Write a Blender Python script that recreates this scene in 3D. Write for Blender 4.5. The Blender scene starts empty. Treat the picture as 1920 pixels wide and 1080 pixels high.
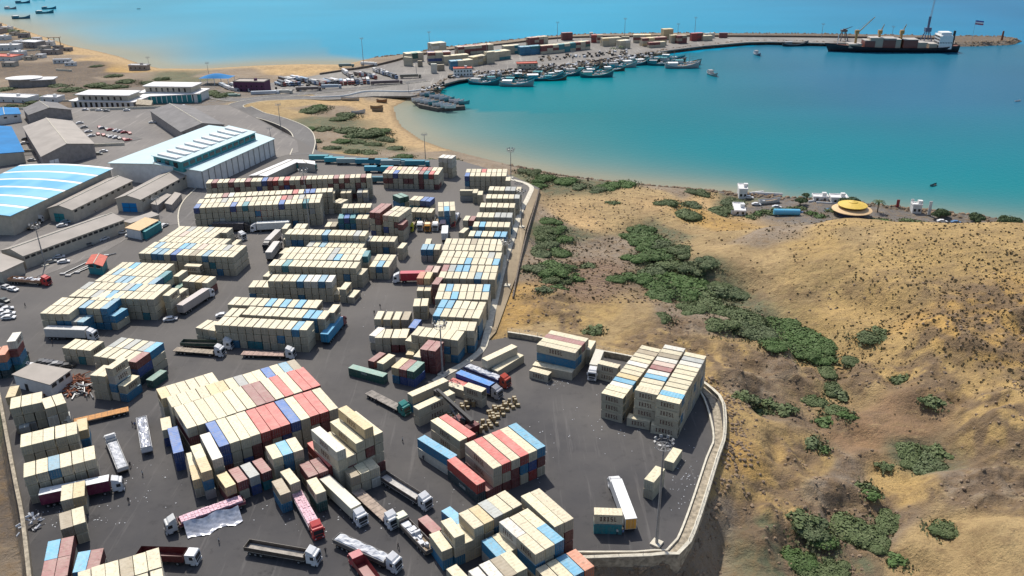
import bpy, bmesh, math, random
import numpy as np
from mathutils import Vector, Matrix, noise
from mathutils.geometry import tessellate_polygon
random.seed(7); rng = np.random.default_rng(7)
C = bpy.context.scene.collection
sc = bpy.context.scene
# ------------------------------------------------------------------ camera
FPX, TH, ROLL, CH = 1580.0, math.radians(24.42), math.radians(-0.8), 124.8
Fv = np.array([0, math.cos(TH), -math.sin(TH)]); Uv = np.array([0, math.sin(TH), math.cos(TH)]); Rv = np.array([1.0, 0, 0])
c_, s_ = math.cos(ROLL), math.sin(ROLL)
Rr = c_*Rv + s_*Uv; Ur = -s_*Rv + c_*Uv
cam_d = bpy.data.cameras.new('camera'); cam = bpy.data.objects.new('camera', cam_d); C.objects.link(cam)
cam_d.sensor_width = 36; cam_d.lens = FPX/1920*36; cam_d.clip_start = 1; cam_d.clip_end = 9000
M = Matrix((Vector(Rr), Vector(Ur), Vector(-Fv))).transposed().to_4x4(); M.translation = (0, 0, CH)
cam.matrix_world = M; sc.camera = cam
# ------------------------------------------------------------------ sky, sun, exposure
SUN = Vector((-0.25, 0.65, 1.0)).normalized()
w = bpy.data.worlds.new('World'); sc.world = w; w.use_nodes = True
nt = w.node_tree; nt.nodes.clear()
sky = nt.nodes.new('ShaderNodeTexSky'); sky.sky_type = 'NISHITA'; sky.sun_disc = False
sky.sun_elevation = math.asin(SUN.z); sky.sun_rotation = math.atan2(SUN.x, SUN.y); sky.dust_density = 2.0; sky.altitude = 100
bg = nt.nodes.new('ShaderNodeBackground'); bg.inputs[1].default_value = 0.135
wo = nt.nodes.new('ShaderNodeOutputWorld'); nt.links.new(sky.outputs[0], bg.inputs[0]); nt.links.new(bg.outputs[0], wo.inputs[0])
sd = bpy.data.lights.new('sun', 'SUN'); sd.energy = 3.95; sd.angle = math.radians(0.5); sd.color = (1, 0.95, 0.86)
so = bpy.data.objects.new('sun', sd); C.objects.link(so); so.rotation_euler = SUN.to_track_quat('Z', 'Y').to_euler(); so.location = (0, 0, 300)
sc.view_settings.view_transform = 'Standard'; sc.view_settings.look = 'None'; sc.view_settings.exposure = 0.12; sc.view_settings.gamma = 1
# ------------------------------------------------------------------ picture <-> place
SEA = -12.0
def ray(px, py):
    x, y = px-960, py-540
    return FPX*Fv + x*Rr - y*Ur
def P(px, py, z=0.0):
    d = ray(px, py); t = (z-CH)/d[2]
    return np.array([0, 0, CH]) + t*d
def proj(p):
    d = np.asarray(p, float)-np.array([0, 0, CH]); z = d@Fv
    return 960+FPX*(d@Rr)/z, 540-FPX*(d@Ur)/z
# ------------------------------------------------------------------ helpers
def tag(o, label=None, cat=None, group=None, kind=None):
    if label: o['label'] = label
    if cat: o['category'] = cat
    if group: o['group'] = group
    if kind: o['kind'] = kind
    return o
def empty(name, loc=(0, 0, 0), rz=0.0, label=None, cat=None, group=None):
    o = bpy.data.objects.new(name, None); C.objects.link(o); o.location = loc; o.rotation_euler = (0, 0, rz)
    o.empty_display_size = 0.5
    return tag(o, label, cat, group)
def link(name, me, parent=None, loc=None, rz=None, color=None):
    o = bpy.data.objects.new(name, me); C.objects.link(o)
    if parent: o.parent = parent
    if loc is not None: o.location = loc
    if rz is not None: o.rotation_euler = (0, 0, rz)
    if color: o.color = (*color[:3], 1)
    return o
class MB:
    def __init__(s): s.v = []; s.f = []; s.m = []; s.c = []
    def add(s, vs, fs, m=0, col=None):
        n = len(s.v); s.v += [tuple(map(float, a)) for a in vs]
        for f in fs: s.f.append(tuple(n+i for i in f)); s.m.append(m); s.c.append(col)
    def box(s, x0, x1, y0, y1, z0, z1, m=0, col=None, rot=0, o=(0, 0, 0)):
        c, sn = math.cos(rot), math.sin(rot); vs = []
        for z in (z0, z1):
            for x, y in ((x0, y0), (x1, y0), (x1, y1), (x0, y1)): vs.append((o[0]+c*x-sn*y, o[1]+sn*x+c*y, o[2]+z))
        s.add(vs, [(0, 3, 2, 1), (4, 5, 6, 7), (0, 1, 5, 4), (1, 2, 6, 5), (2, 3, 7, 6), (3, 0, 4, 7)], m, col)
    def cyl(s, a, b, r0, r1=None, n=8, m=0, col=None, cap=True):
        r1 = r0 if r1 is None else r1
        a, b = Vector(a), Vector(b); d = (b-a).normalized(); t = d.orthogonal().normalized(); u = d.cross(t)
        vs = [a+(t*math.cos(2*math.pi*i/n)+u*math.sin(2*math.pi*i/n))*r0 for i in range(n)]
        vs += [b+(t*math.cos(2*math.pi*i/n)+u*math.sin(2*math.pi*i/n))*r1 for i in range(n)]
        fs = [(i, (i+1) % n, n+(i+1) % n, n+i) for i in range(n)]
        if cap: fs += [tuple(range(n-1, -1, -1)), tuple(range(n, 2*n))]
        s.add(vs, fs, m, col)
    def prism(s, pts, z0, z1, m=0, col=None):
        n = len(pts); s.add([(x, y, z0) for x, y in pts]+[(x, y, z1) for x, y in pts],
            [tuple(range(n-1, -1, -1)), tuple(range(n, 2*n))]+[(i, (i+1) % n, n+(i+1) % n, n+i) for i in range(n)], m, col)
    def yprism(s, pts, y0, y1, m=0, col=None):     # profile in x-z, extruded in y
        n = len(pts); s.add([(x, y0, z) for x, z in pts]+[(x, y1, z) for x, z in pts],
            [tuple(range(n)), tuple(range(2*n-1, n-1, -1))]+[(i, n+i, n+(i+1) % n, (i+1) % n) for i in range(n)], m, col)
    def xprism(s, pts, x0, x1, m=0, col=None):     # profile in y-z, extruded in x
        n = len(pts); s.add([(x0, y, z) for y, z in pts]+[(x1, y, z) for y, z in pts],
            [tuple(range(n-1, -1, -1)), tuple(range(n, 2*n))]+[(i, (i+1) % n, n+(i+1) % n, n+i) for i in range(n)], m, col)
    def mesh(s, name, mats, smooth=False, colors=False):
        me = bpy.data.meshes.new(name); me.from_pydata(s.v, [], s.f)
        for m in (mats if isinstance(mats, (list, tuple)) else [mats]): me.materials.append(m)
        me.polygons.foreach_set('material_index', s.m)
        if smooth: me.polygons.foreach_set('use_smooth', [True]*len(s.f))
        if colors:
            at = me.color_attributes.new('Col', 'FLOAT_COLOR', 'CORNER'); k = []
            for f, c in zip(s.f, s.c): k += list((*(c or (1, 1, 1)), 1))*len(f)
            at.data.foreach_set('color', k)
        me.update(); return me
    def obj(s, name, mats, parent=None, **k):
        col = k.pop('color', None); loc = k.pop('loc', None); rz = k.pop('rz', None)
        return link(name, s.mesh(name, mats, **k), parent, loc, rz, col)
_mc = {}
def cached(key, fn):
    if key not in _mc: _mc[key] = fn()
    return _mc[key]
# ------------------------------------------------------------------ materials
def newmat(name):
    m = bpy.data.materials.new(name); m.use_nodes = True; nt = m.node_tree; nt.nodes.clear()
    o = nt.nodes.new('ShaderNodeOutputMaterial'); b = nt.nodes.new('ShaderNodeBsdfPrincipled'); nt.links.new(b.outputs[0], o.inputs[0])
    return m, nt, b
def N(nt, t, **k):
    n = nt.nodes.new(t)
    for a, v in k.items():
        if a.startswith('i_'): n.inputs[int(a[2:])].default_value = v
        else: setattr(n, a, v)
    return n
def mix(nt, a, b, fac, mode='MIX'):
    n = nt.nodes.new('ShaderNodeMix'); n.data_type = 'RGBA'; n.blend_type = mode
    for sock, v in ((n.inputs[0], fac), (n.inputs[6], a), (n.inputs[7], b)):
        if hasattr(v, 'links'): nt.links.new(v, sock)
        else: sock.default_value = v if isinstance(v, float) else (*v[:3], 1)
    return n.outputs[2]
def ramp(nt, src, a, b):
    n = nt.nodes.new('ShaderNodeMapRange'); n.inputs[1].default_value = a; n.inputs[2].default_value = b; n.clamp = True
    nt.links.new(src, n.inputs[0]); return n.outputs[0]
def noisetex(nt, vec, scale, detail=4, rough=0.6):
    n = nt.nodes.new('ShaderNodeTexNoise'); n.inputs['Scale'].default_value = scale; n.inputs['Detail'].default_value = detail; n.inputs['Roughness'].default_value = rough
    if vec: nt.links.new(vec, n.inputs['Vector'])
    return n.outputs[0]
def math_(nt, op, a, b=None):
    n = nt.nodes.new('ShaderNodeMath'); n.operation = op
    for i, v in enumerate((a, b)):
        if v is None: continue
        if hasattr(v, 'links'): nt.links.new(v, n.inputs[i])
        else: n.inputs[i].default_value = v
    return n.outputs[0]
def flat(name, col, rough=0.6, metal=0.0, nz=0.0, scale=1.0):
    m, nt, b = newmat(name); b.inputs['Roughness'].default_value = rough; b.inputs['Metallic'].default_value = metal
    if nz:
        tc = nt.nodes.new('ShaderNodeNewGeometry')
        f = noisetex(nt, tc.outputs[0], scale); f = ramp(nt, f, 0.3, 0.7)
        out = mix(nt, [c*(1-nz) for c in col], [min(1, c*(1+nz)) for c in col], f); nt.links.new(out, b.inputs['Base Color'])
    else: b.inputs['Base Color'].default_value = (*col, 1)
    return m
def container_mat(name, attr, roof):
    m, nt, b = newmat(name); b.inputs['Roughness'].default_value = 0.55
    if attr:
        a = nt.nodes.new('ShaderNodeAttribute'); a.attribute_name = 'Col'; col = a.outputs[0]
        g = nt.nodes.new('ShaderNodeNewGeometry'); vec = g.outputs[0]; rnd = None
    else:
        oi = nt.nodes.new('ShaderNodeObjectInfo'); col = oi.outputs['Color']; rnd = oi.outputs['Random']
        tc = nt.nodes.new('ShaderNodeTexCoord'); va = nt.nodes.new('ShaderNodeVectorMath'); va.operation = 'ADD'
        mu = math_(nt, 'MULTIPLY', rnd, 97.0); nt.links.new(tc.outputs['Object'], va.inputs[0]); nt.links.new(mu, va.inputs[1]); vec = va.outputs[0]
    n1 = noisetex(nt, vec, 0.45, 3); n2 = noisetex(nt, vec, 1.6, 6, 0.7)
    if roof:
        # sun-bleached paint, standing-water stains, rust blooms and bird dirt
        col = mix(nt, col, (0.66, 0.62, 0.50), math_(nt, 'MULTIPLY', ramp(nt, n1, 0.35, 0.75), 0.22))
        st = math_(nt, 'MULTIPLY', ramp(nt, n2, 0.50, 0.66), 0.5); col = mix(nt, col, (0.26, 0.21, 0.13), st)
        n3 = noisetex(nt, vec, 0.7, 6, 0.75); col = mix(nt, col, (0.33, 0.14, 0.05), math_(nt, 'MULTIPLY', ramp(nt, n3, 0.64, 0.72), 0.6))
    else:
        col = mix(nt, col, (0.20, 0.175, 0.15), math_(nt, 'MULTIPLY', ramp(nt, n2, 0.42, 0.72), 0.45))
        sp = nt.nodes.new('ShaderNodeMapping'); sp.inputs['Scale'].default_value = (3, 3, 0.35); nt.links.new(vec, sp.inputs[0])
        n3 = noisetex(nt, sp.outputs[0], 1.3, 4); col = mix(nt, col, (0.20, 0.10, 0.05), math_(nt, 'MULTIPLY', ramp(nt, n3, 0.60, 0.72), 0.35))
    nt.links.new(col, b.inputs['Base Color']); return m
M_side = container_mat('container_paint', False, False); M_roof = container_mat('container_roof_paint', False, True)
M_sideA = container_mat('container_paint_many', True, False); M_roofA = container_mat('container_roof_many', True, True)
def paint_mat():
    m, nt, b = newmat('vehicle_paint'); oi = nt.nodes.new('ShaderNodeObjectInfo'); tc = nt.nodes.new('ShaderNodeTexCoord')
    n = noisetex(nt, tc.outputs['Object'], 1.2, 5); col = mix(nt, oi.outputs['Color'], (0.25, 0.21, 0.16), math_(nt, 'MULTIPLY', ramp(nt, n, 0.45, 0.8), 0.3))
    nt.links.new(col, b.inputs['Base Color']); b.inputs['Roughness'].default_value = 0.4; return m
M_paint = paint_mat()
M_glass = flat('dark_glass', (0.02, 0.025, 0.03), 0.12); M_tyre = flat('tyre_rubber', (0.02, 0.02, 0.02), 0.85)
M_metal = flat('grey_steel', (0.28, 0.28, 0.28), 0.5, 0.3, 0.2); M_dark = flat('dark_steel', (0.035, 0.033, 0.032), 0.6, 0, 0.3)
M_wood = flat('trailer_deck_wood', (0.28, 0.21, 0.14), 0.8, 0, 0.35, 1.5); M_rust = flat('rust', (0.22, 0.07, 0.03), 0.8, 0, 0.5, 1.0)
M_letter = flat('dark_red_lettering', (0.075, 0.02, 0.015), 0.6); M_wletter = flat('white_lettering', (0.55, 0.58, 0.55), 0.6)
M_white = flat('white_paint', (0.75, 0.75, 0.73), 0.5, 0, 0.08); M_conc = flat('concrete', (0.33, 0.28, 0.205), 0.9, 0, 0.5, 0.9)
M_kerb = flat('pale_kerb_concrete', (0.60, 0.55, 0.44), 0.9, 0, 0.2, 0.8)
# ------------------------------------------------------------------ terrain
COAST = [  # picture points of the waterline (slope of the shore behind it)
(-420,10,.1),(-180,22,.1),(-20,35,.1),(45,56,.1),(100,74,.1),(130,85,.1),(180,95,.1),(225,106,.1),(262,119,.1),(300,128,.1),(380,129,.1),(480,123,.1),(560,120,.1),(640,121,.1),
(700,111,.5),(760,105,.6),(830,92,.6),(930,81,.6),(1010,72,.6),(1100,67,.6),(1250,65,.6),(1450,66,.6),(1560,67,.6),(1800,71,.6),(1880,72,.6),(1915,78,.6),
(1900,84,.6),(1830,87,.6),(1700,88,.9),(1550,86,.9),(1440,83,.6),(1400,84,.6),(1330,91,.6),(1262,99,.6),(1225,106,.9),(1185,118,.9),(1100,133,.9),(1000,146,.9),(930,150,.9),(880,150,.6),(845,158,.6),(829,168,.6),(822,179,.6),(795,187,.6),
(762,189,.1),(740,200,.08),(742,218,.08),(755,238,.08),(790,262,.1),(830,277,.12),(880,290,.2),(960,310,.3),(1050,329,.3),(1180,345,.3),(1300,355,.3),(1400,363,.3),(1480,371,.4),(1560,376,.4),(1700,390,.4),(1800,402,.4),(1920,415,.4),(2120,430,.4),(2500,450,.4)]
coast = np.array([P(x, y, SEA)[:2] for x, y, s in COAST]); cslope = np.array([s for *_, s in COAST])
coast = np.vstack([coast[0]+[-400, 0], coast, coast[-1]+[400, 0]]); cslope = np.r_[cslope[0], cslope, cslope[-1]]
poly_land = np.vstack([coast, [[coast[-1][0], -50], [coast[0][0], -50]]])
def in_poly(X, Y, poly):
    ins = np.zeros(X.shape, bool); n = len(poly)
    for i in range(n):
        x1, y1 = poly[i]; x2, y2 = poly[(i+1) % n]
        c = ((y1 > Y) != (y2 > Y)); ins ^= c & (X < (x2-x1)*(Y-y1)/((y2-y1) if y2 != y1 else 1e-9)+x1)
    return ins
def dist_poly(X, Y, pts, closed=False, vals=None):
    best = np.full(X.shape, 1e9); bv = np.zeros(X.shape); n = len(pts)
    for i in range(n if closed else n-1):
        a = pts[i]; b = pts[(i+1) % n]; d = b-a; L = d@d+1e-9
        t = np.clip(((X-a[0])*d[0]+(Y-a[1])*d[1])/L, 0, 1); q = np.hypot(X-a[0]-t*d[0], Y-a[1]-t*d[1])
        m = q < best; best = np.where(m, q, best)
        if vals is not None: bv = np.where(m, vals[i]*(1-t)+vals[(i+1) % n]*t, bv)
    return best, bv
YARD = [(-160,205),(20,203),(280,200),(430,196),(470,215),(560,262),(600,285),(700,296),(860,300),(962,330),(1010,352),(984,430),(965,520),(921,622),(906,640),(955,632),(1008,641),(1106,663),(1296,706),(1336,735),(1356,762),(1357,820),(1345,860),(1292,1023),(1245,1044),(1082,1052),(1090,1250),(62,1250),(44,985),(24,885),(3,750),(-100,690),(-500,600),(-500,205)]
yard = np.array([P(x, y, 0)[:2] for x, y in YARD])
# ground heights and ground colours: pic x, pic y, height, colour code
COLS = {'y': (0.45, 0.30, 0.115), 'o': (0.46, 0.28, 0.085), 'g': (0.27, 0.21, 0.15), 's': (0.50, 0.33, 0.15), 'd': (0.17, 0.155, 0.14), 'm': (0.12, 0.13, 0.07), 'p': (0.41, 0.285, 0.13), 'r': (0.28, 0.17, 0.09), 'b': (0.13, 0.10, 0.075)}
CT = [(1400,800,-2.5,'y'),(1380,740,-1.5,'y'),(1372,780,-1,'y'),(1375,830,-1.5,'o'),(1345,700,-1,'y'),(1450,950,-8,'y'),(1330,1060,-11,'g'),(1400,1000,-9,'g'),(1360,900,-4,'y'),(1345,960,-6,'y'),(1250,1120,-13,'g'),(1600,1000,-14,'g'),(1560,760,-12,'p'),(1540,700,-11,'y'),(1500,640,-10,'m'),(1350,560,-8,'m'),(1220,440,-8,'m'),(1240,520,-8,'m'),
(1120,500,-4,'r'),(1090,540,-3,'r'),(1140,470,-6,'g'),(1030,420,-2,'m'),(1020,400,-2,'g'),(1050,470,-3,'g'),(1000,500,-.5,'g'),(980,560,0.5,'o'),(960,600,0,'o'),(1050,600,0,'y'),(1130,630,-.5,'p'),(1230,650,-1,'y'),(1200,590,0.5,'p'),(1000,620,0,'p'),(1050,560,1,'y'),(1110,570,0,'y'),(1280,610,-3,'g'),(1320,650,-4,'y'),(1420,650,-6,'p'),(1440,690,-8,'g'),(1600,600,-4,'y'),(1700,520,5,'y'),(1500,455,4,'y'),(1400,470,1,'p'),(1360,440,-3,'p'),(1450,430,3,'g'),(1600,440,8,'p'),(1600,425,8,'y'),(1750,440,9,'y'),(1850,445,9,'y'),(1920,440,9,'y'),(2200,450,8,'y'),
(1920,560,7,'o'),(1800,620,4,'o'),(1900,760,3,'y'),(1900,1000,0,'p'),(1980,1100,-2,'p'),(2200,800,4,'y'),(1700,800,-6,'r'),(1750,700,0,'y'),(1660,700,-5,'y'),(1720,850,-9,'m'),(1640,780,-6,'r'),(1600,830,-10,'r'),(1550,880,-9,'g'),(1800,900,-4,'g'),(1480,850,-8,'y'),(1430,770,-7,'g'),(1650,920,-12,'y'),(1750,1020,-8,'p'),(1700,1080,-12,'p'),(1500,1060,-13,'m'),
(1300,400,-7,'o'),(1330,420,-7,'o'),(1280,430,-7,'p'),(1200,360,-5,'p'),(1130,350,-6,'m'),(1100,400,-4,'s'),(1160,400,-4,'p'),(1060,350,-5,'m'),(1230,390,-5,'s'),(1330,370,-9,'s'),(1380,400,-10,'s'),(1430,400,-11,'d'),(1500,395,-11,'d'),(1600,400,-11,'d'),(1700,405,-10.8,'d'),(1800,415,-10.8,'d'),(1900,425,-10.8,'d'),(1380,375,-11,'m'),
(960,320,-5,'g'),(880,300,-6,'g'),(800,285,-7,'g'),(760,280,-6,'m'),(700,260,-8,'m'),(640,240,-6,'g'),(700,230,-10,'m'),(650,205,-9,'g'),(600,220,-5,'m'),(570,240,-3,'g'),(540,210,-5,'p'),(600,205,-7,'g'),(720,215,-10.5,'s'),(690,200,-10,'s'),(640,190,-9.5,'s'),(760,265,-10.6,'s'),(620,265,-2,'g'),(670,285,-2,'p'),(500,200,-5,'p'),(560,195,-7,'p'),
(480,160,-9,'g'),(600,150,-9,'g'),(700,135,-9,'g'),(800,130,-9,'d'),(900,110,-9,'g'),(1000,100,-9,'g'),(1100,90,-9,'g'),(1250,80,-9,'g'),(1500,76,-9,'b'),(1700,77,-9,'b'),(1860,79,-9,'b'),(700,180,-9,'d'),(760,170,-9,'d'),
(400,180,-7,'d'),(570,225,-3.5,'m'),(620,228,-6,'m'),(660,272,-5,'m'),(740,288,-6.5,'g'),(610,255,-4,'g'),(640,290,-2,'g'),(150,120,-9,'b'),(190,140,-9,'b'),(300,165,-8,'g'),(380,160,-8,'d'),(300,180,-6,'d'),(420,140,-9,'g'),(560,133,-10,'s'),(330,145,-10,'m'),(280,160,-8,'b'),(200,158,-8,'b'),(120,150,-8,'b'),(240,170,-7,'d'),(440,150,-9,'g'),(170,130,-9,'b'),(100,125,-9,'b'),(360,150,-9,'m'),(30,80,-9.5,'b'),(80,95,-9,'b'),(0,130,-8,'b'),(500,150,-9,'g'),(560,160,-9,'d'),(640,160,-9,'d'),(900,305,-5,'g'),(1000,335,-4,'m'),(1060,328,-6,'g'),(1240,350,-7,'g'),(1120,525,-4,'b'),(250,130,-11,'o'),(200,110,-11,'s'),(220,145,-9,'g'),(150,150,-8,'b'),(100,170,-6,'b'),(60,130,-8,'b'),(120,105,-9,'g'),(150,100,-11,'s'),(60,80,-10,'b'),(20,100,-9,'b'),(0,160,-7,'g'),(-100,150,-7,'g'),(130,190,-4,'b'),(60,185,-4,'b'),(-200,100,-9,'g'),(-20,60,-11,'s'),
(-10,900,-7,'b'),(10,1000,-8,'b'),(20,1080,-9,'g'),(30,1150,-9,'b'),(-150,900,-8,'g'),(-30,780,-5,'m'),(-250,1100,-9,'g')]
cw = np.array([P(x, y, z)[:2] for x, y, z, c in CT]); cz = np.array([z for _, _, z, _ in CT]); cc = np.array([COLS[c] for *_, c in CT])
NO = rng.random((3, 6))*100
def vnoise(X, Y, s, seed=0):
    # smooth lattice noise, octave at wavelength s metres
    x = X/s+seed*17.3; y = Y/s-seed*9.1; i = np.floor(x).astype(int); j = np.floor(y).astype(int); fx = x-i; fy = y-j
    fx = fx*fx*(3-2*fx); fy = fy*fy*(3-2*fy)
    def h(a, b):
        k = (a*374761393+b*668265263+seed*974711) & 0xffffffff; k = ((k ^ (k >> 13))*1274126177) & 0xffffffff
        return ((k ^ (k >> 16)) & 0xffff)/65535.0
    return (h(i, j)*(1-fx)+h(i+1, j)*fx)*(1-fy)+(h(i, j+1)*(1-fx)+h(i+1, j+1)*fx)*fy
def ridged(X, Y, s, seed=0, octs=4):
    t = 0; a = 1; n = 0
    for o in range(octs): t = t+a*(1-np.abs(2*vnoise(X, Y, s/2**o, seed+o)-1)); n += a; a *= .5
    return t/n
def ground(X, Y, want_col=False):
    X = np.atleast_1d(np.asarray(X, float)); Y = np.atleast_1d(np.asarray(Y, float))
    num = np.zeros(X.shape); den = np.zeros(X.shape)+1e-12; ncol = np.zeros(X.shape+(3,)); dc = np.zeros(X.shape)+1e-30
    wx = X+18*(vnoise(X, Y, 22, 5)-.5); wy = Y+18*(vnoise(X, Y, 22, 9)-.5)
    for i in range(len(cw)):
        R = 0.035*cw[i][1]
        q = ((X-cw[i][0])**2+(Y-cw[i][1])**2)/(R*R); k = 1/(q+.25)**2; num += k*cz[i]; den += k
        if want_col:
            q = ((wx-cw[i][0])**2+(wy-cw[i][1])**2)/(R*R); k = 1/(q+.1)**3; dc += k; ncol += k[..., None]*cc[i]
    h = num/den
    # badland relief: gullies and outcrops away from the yard
    dy, _ = dist_poly(X, Y, yard, True); iny = in_poly(X, Y, yard)
    amp = np.clip(dy/14, 0, 1)*np.clip((X+20)/30, 0, 1)*np.clip((470-Y)/60, 0, 1)
    rz = np.clip((ridged(X, Y, 34, 3)-.52)*3.2, 0, 1)*np.clip((310-Y)/80, 0.10, 1)
    h = h+amp*((vnoise(X, Y, 40, 1)-.5)*3.0+(ridged(X+8*vnoise(X, Y, 12, 6), Y, 20, 2)-.55)*8.5*rz+(ridged(X, Y, 7, 14, 3)-.5)*2.6*rz+(vnoise(X, Y, 6, 4)-.5)*1.1*(.3+rz))
    hw = np.where(iny, -0.7, h); k = np.clip(dy/6, 0, 1)
    left = (X < 0) & (Y < 230)
    right = (X > 55) & (Y < 262)      # the retaining wall side: a steep drop
    k2 = np.where(left | right, np.clip(dy/2.5, 0, 1), k)
    h = np.where(iny, -0.7, (1-k2)*-0.7+k2*h)
    dcst, cs = dist_poly(X, Y, coast, False, cslope); land = in_poly(X, Y, poly_land)
    h = np.where(land, np.minimum(np.maximum(h, SEA+.6), SEA+0.05+dcst*cs), SEA-0.15*dcst-.2)
    if not want_col: return h
    return h, ncol/dc[..., None], dcst, cs, land, rz*amp, iny
def gp(px, py, z0=-4.0):
    z = z0
    for _ in range(12):
        p = P(px, py, z); z = 0.5*z+0.5*float(ground(p[0], p[1])[0])
    return P(px, py, z)
def build_terrain():
    NX, NY = 640, 720
    yy = 82*(1500/82)**np.linspace(0, 1, NY); kk = np.linspace(-0.86, 0.86, NX)
    Y, K = np.meshgrid(yy, kk, indexing='ij'); X = K*Y
    h, col, dc, cs, land, rz, iny = ground(X, Y, True)
    n = vnoise(X, Y, 3, 11)[..., None]; n2 = vnoise(X, Y, 9, 12)[..., None]
    col = col*(0.82+.36*n2)
    rock = np.clip(rz*1.6, 0, .9)[..., None]*np.clip((ridged(X, Y, 5, 21, 3)[..., None]-.45)*4, 0, 1)
    col = col*(1-rock)+np.array([0.17, 0.115, 0.07])*rock
    beach = (np.clip(1.3-dc/26, 0, 1)*(cs < .15)*land)[..., None]; col = col*(1-beach)+np.array([0.50, 0.34, 0.17])*beach
    wet = (np.clip(1-dc/5, 0, 1)*(cs < .15)*land)[..., None]; col = col*(1-.5*wet)
    # ploughed-looking brown slope between the ditch wall and the thicket
    pc = P(1110, 520, -3.5); q2 = ((X-pc[0]-.25*(Y-pc[1]))/15)**2+((Y-pc[1])/26)**2; fur = np.clip(1.4-q2, 0, 1)[..., None]*.9; st = (.5+.5*np.sin((X*.8+Y*1.0+3*vnoise(X, Y, 10, 50))*1.9))[..., None]
    col = col*(1-fur)+(np.array([0.10, 0.06, 0.04])*(1-st)+np.array([0.30, 0.20, 0.13])*st)*fur
    arm = ((dc < 9) & (cs >= .3) & land)[..., None]; col = np.where(arm, np.array([0.13, 0.115, 0.10])*(.6+.9*n), col)
    idx = np.arange(NX*NY).reshape(NY, NX)
    f = np.stack([idx[:-1, :-1], idx[:-1, 1:], idx[1:, 1:], idx[1:, :-1]], -1).reshape(-1, 4)
    keep = ~((h[:-1, :-1] < SEA-6) & (h[1:, 1:] < SEA-6)).reshape(-1)
    f = f[keep]
    me = bpy.data.meshes.new('terrain'); v = np.stack([X, Y, h], -1).reshape(-1, 3)
    me.vertices.add(len(v)); me.vertices.foreach_set('co', v.ravel()); me.loops.add(f.size); me.loops.foreach_set('vertex_index', f.ravel())
    me.polygons.add(len(f)); me.polygons.foreach_set('loop_start', np.arange(0, f.size, 4)); me.polygons.foreach_set('loop_total', np.full(len(f), 4))
    me.polygons.foreach_set('use_smooth', np.ones(len(f), bool)); me.update()
    at = me.color_attributes.new('Col', 'FLOAT_COLOR', 'POINT'); at.data.foreach_set('color', np.concatenate([col.reshape(-1, 3), np.ones((col.size//3, 1))], 1).ravel())
    m, nt, b = newmat('dry_hill_ground'); a = nt.nodes.new('ShaderNodeAttribute'); a.attribute_name = 'Col'; g = nt.nodes.new('ShaderNodeNewGeometry')
    n1 = noisetex(nt, g.outputs[0], 0.35, 8, .65); n2 = noisetex(nt, g.outputs[0], 1.6, 5, .7)
    c = mix(nt, a.outputs[0], (0.22, 0.14, 0.065), math_(nt, 'MULTIPLY', ramp(nt, n1, .46, .66), .65))
    mp = nt.nodes.new('ShaderNodeMapping'); mp.inputs['Scale'].default_value = (0.25, 1.1, 2.0); mp.inputs['Rotation'].default_value = (0, 0, .5); nt.links.new(g.outputs[0], mp.inputs[0])
    n3 = noisetex(nt, mp.outputs[0], 0.5, 6, .7); c = mix(nt, c, (0.52, 0.38, 0.19), math_(nt, 'MULTIPLY', ramp(nt, n3, .55, .7), .35))
    c = mix(nt, c, (0.16, 0.11, 0.06), math_(nt, 'MULTIPLY', ramp(nt, n2, .58, .7), .5))
    nt.links.new(c, b.inputs['Base Color']); b.inputs['Roughness'].default_value = 0.95
    bp = nt.nodes.new('ShaderNodeBump'); bp.inputs['Strength'].default_value = 1.0; bp.inputs['Distance'].default_value = 1.5
    nt.links.new(math_(nt, 'ADD', n1, math_(nt, 'MULTIPLY', n2, .35)), bp.inputs['Height']); nt.links.new(bp.outputs[0], b.inputs['Normal'])
    me.materials.append(m); o = link('terrain', me); tag(o, kind='structure')
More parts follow.
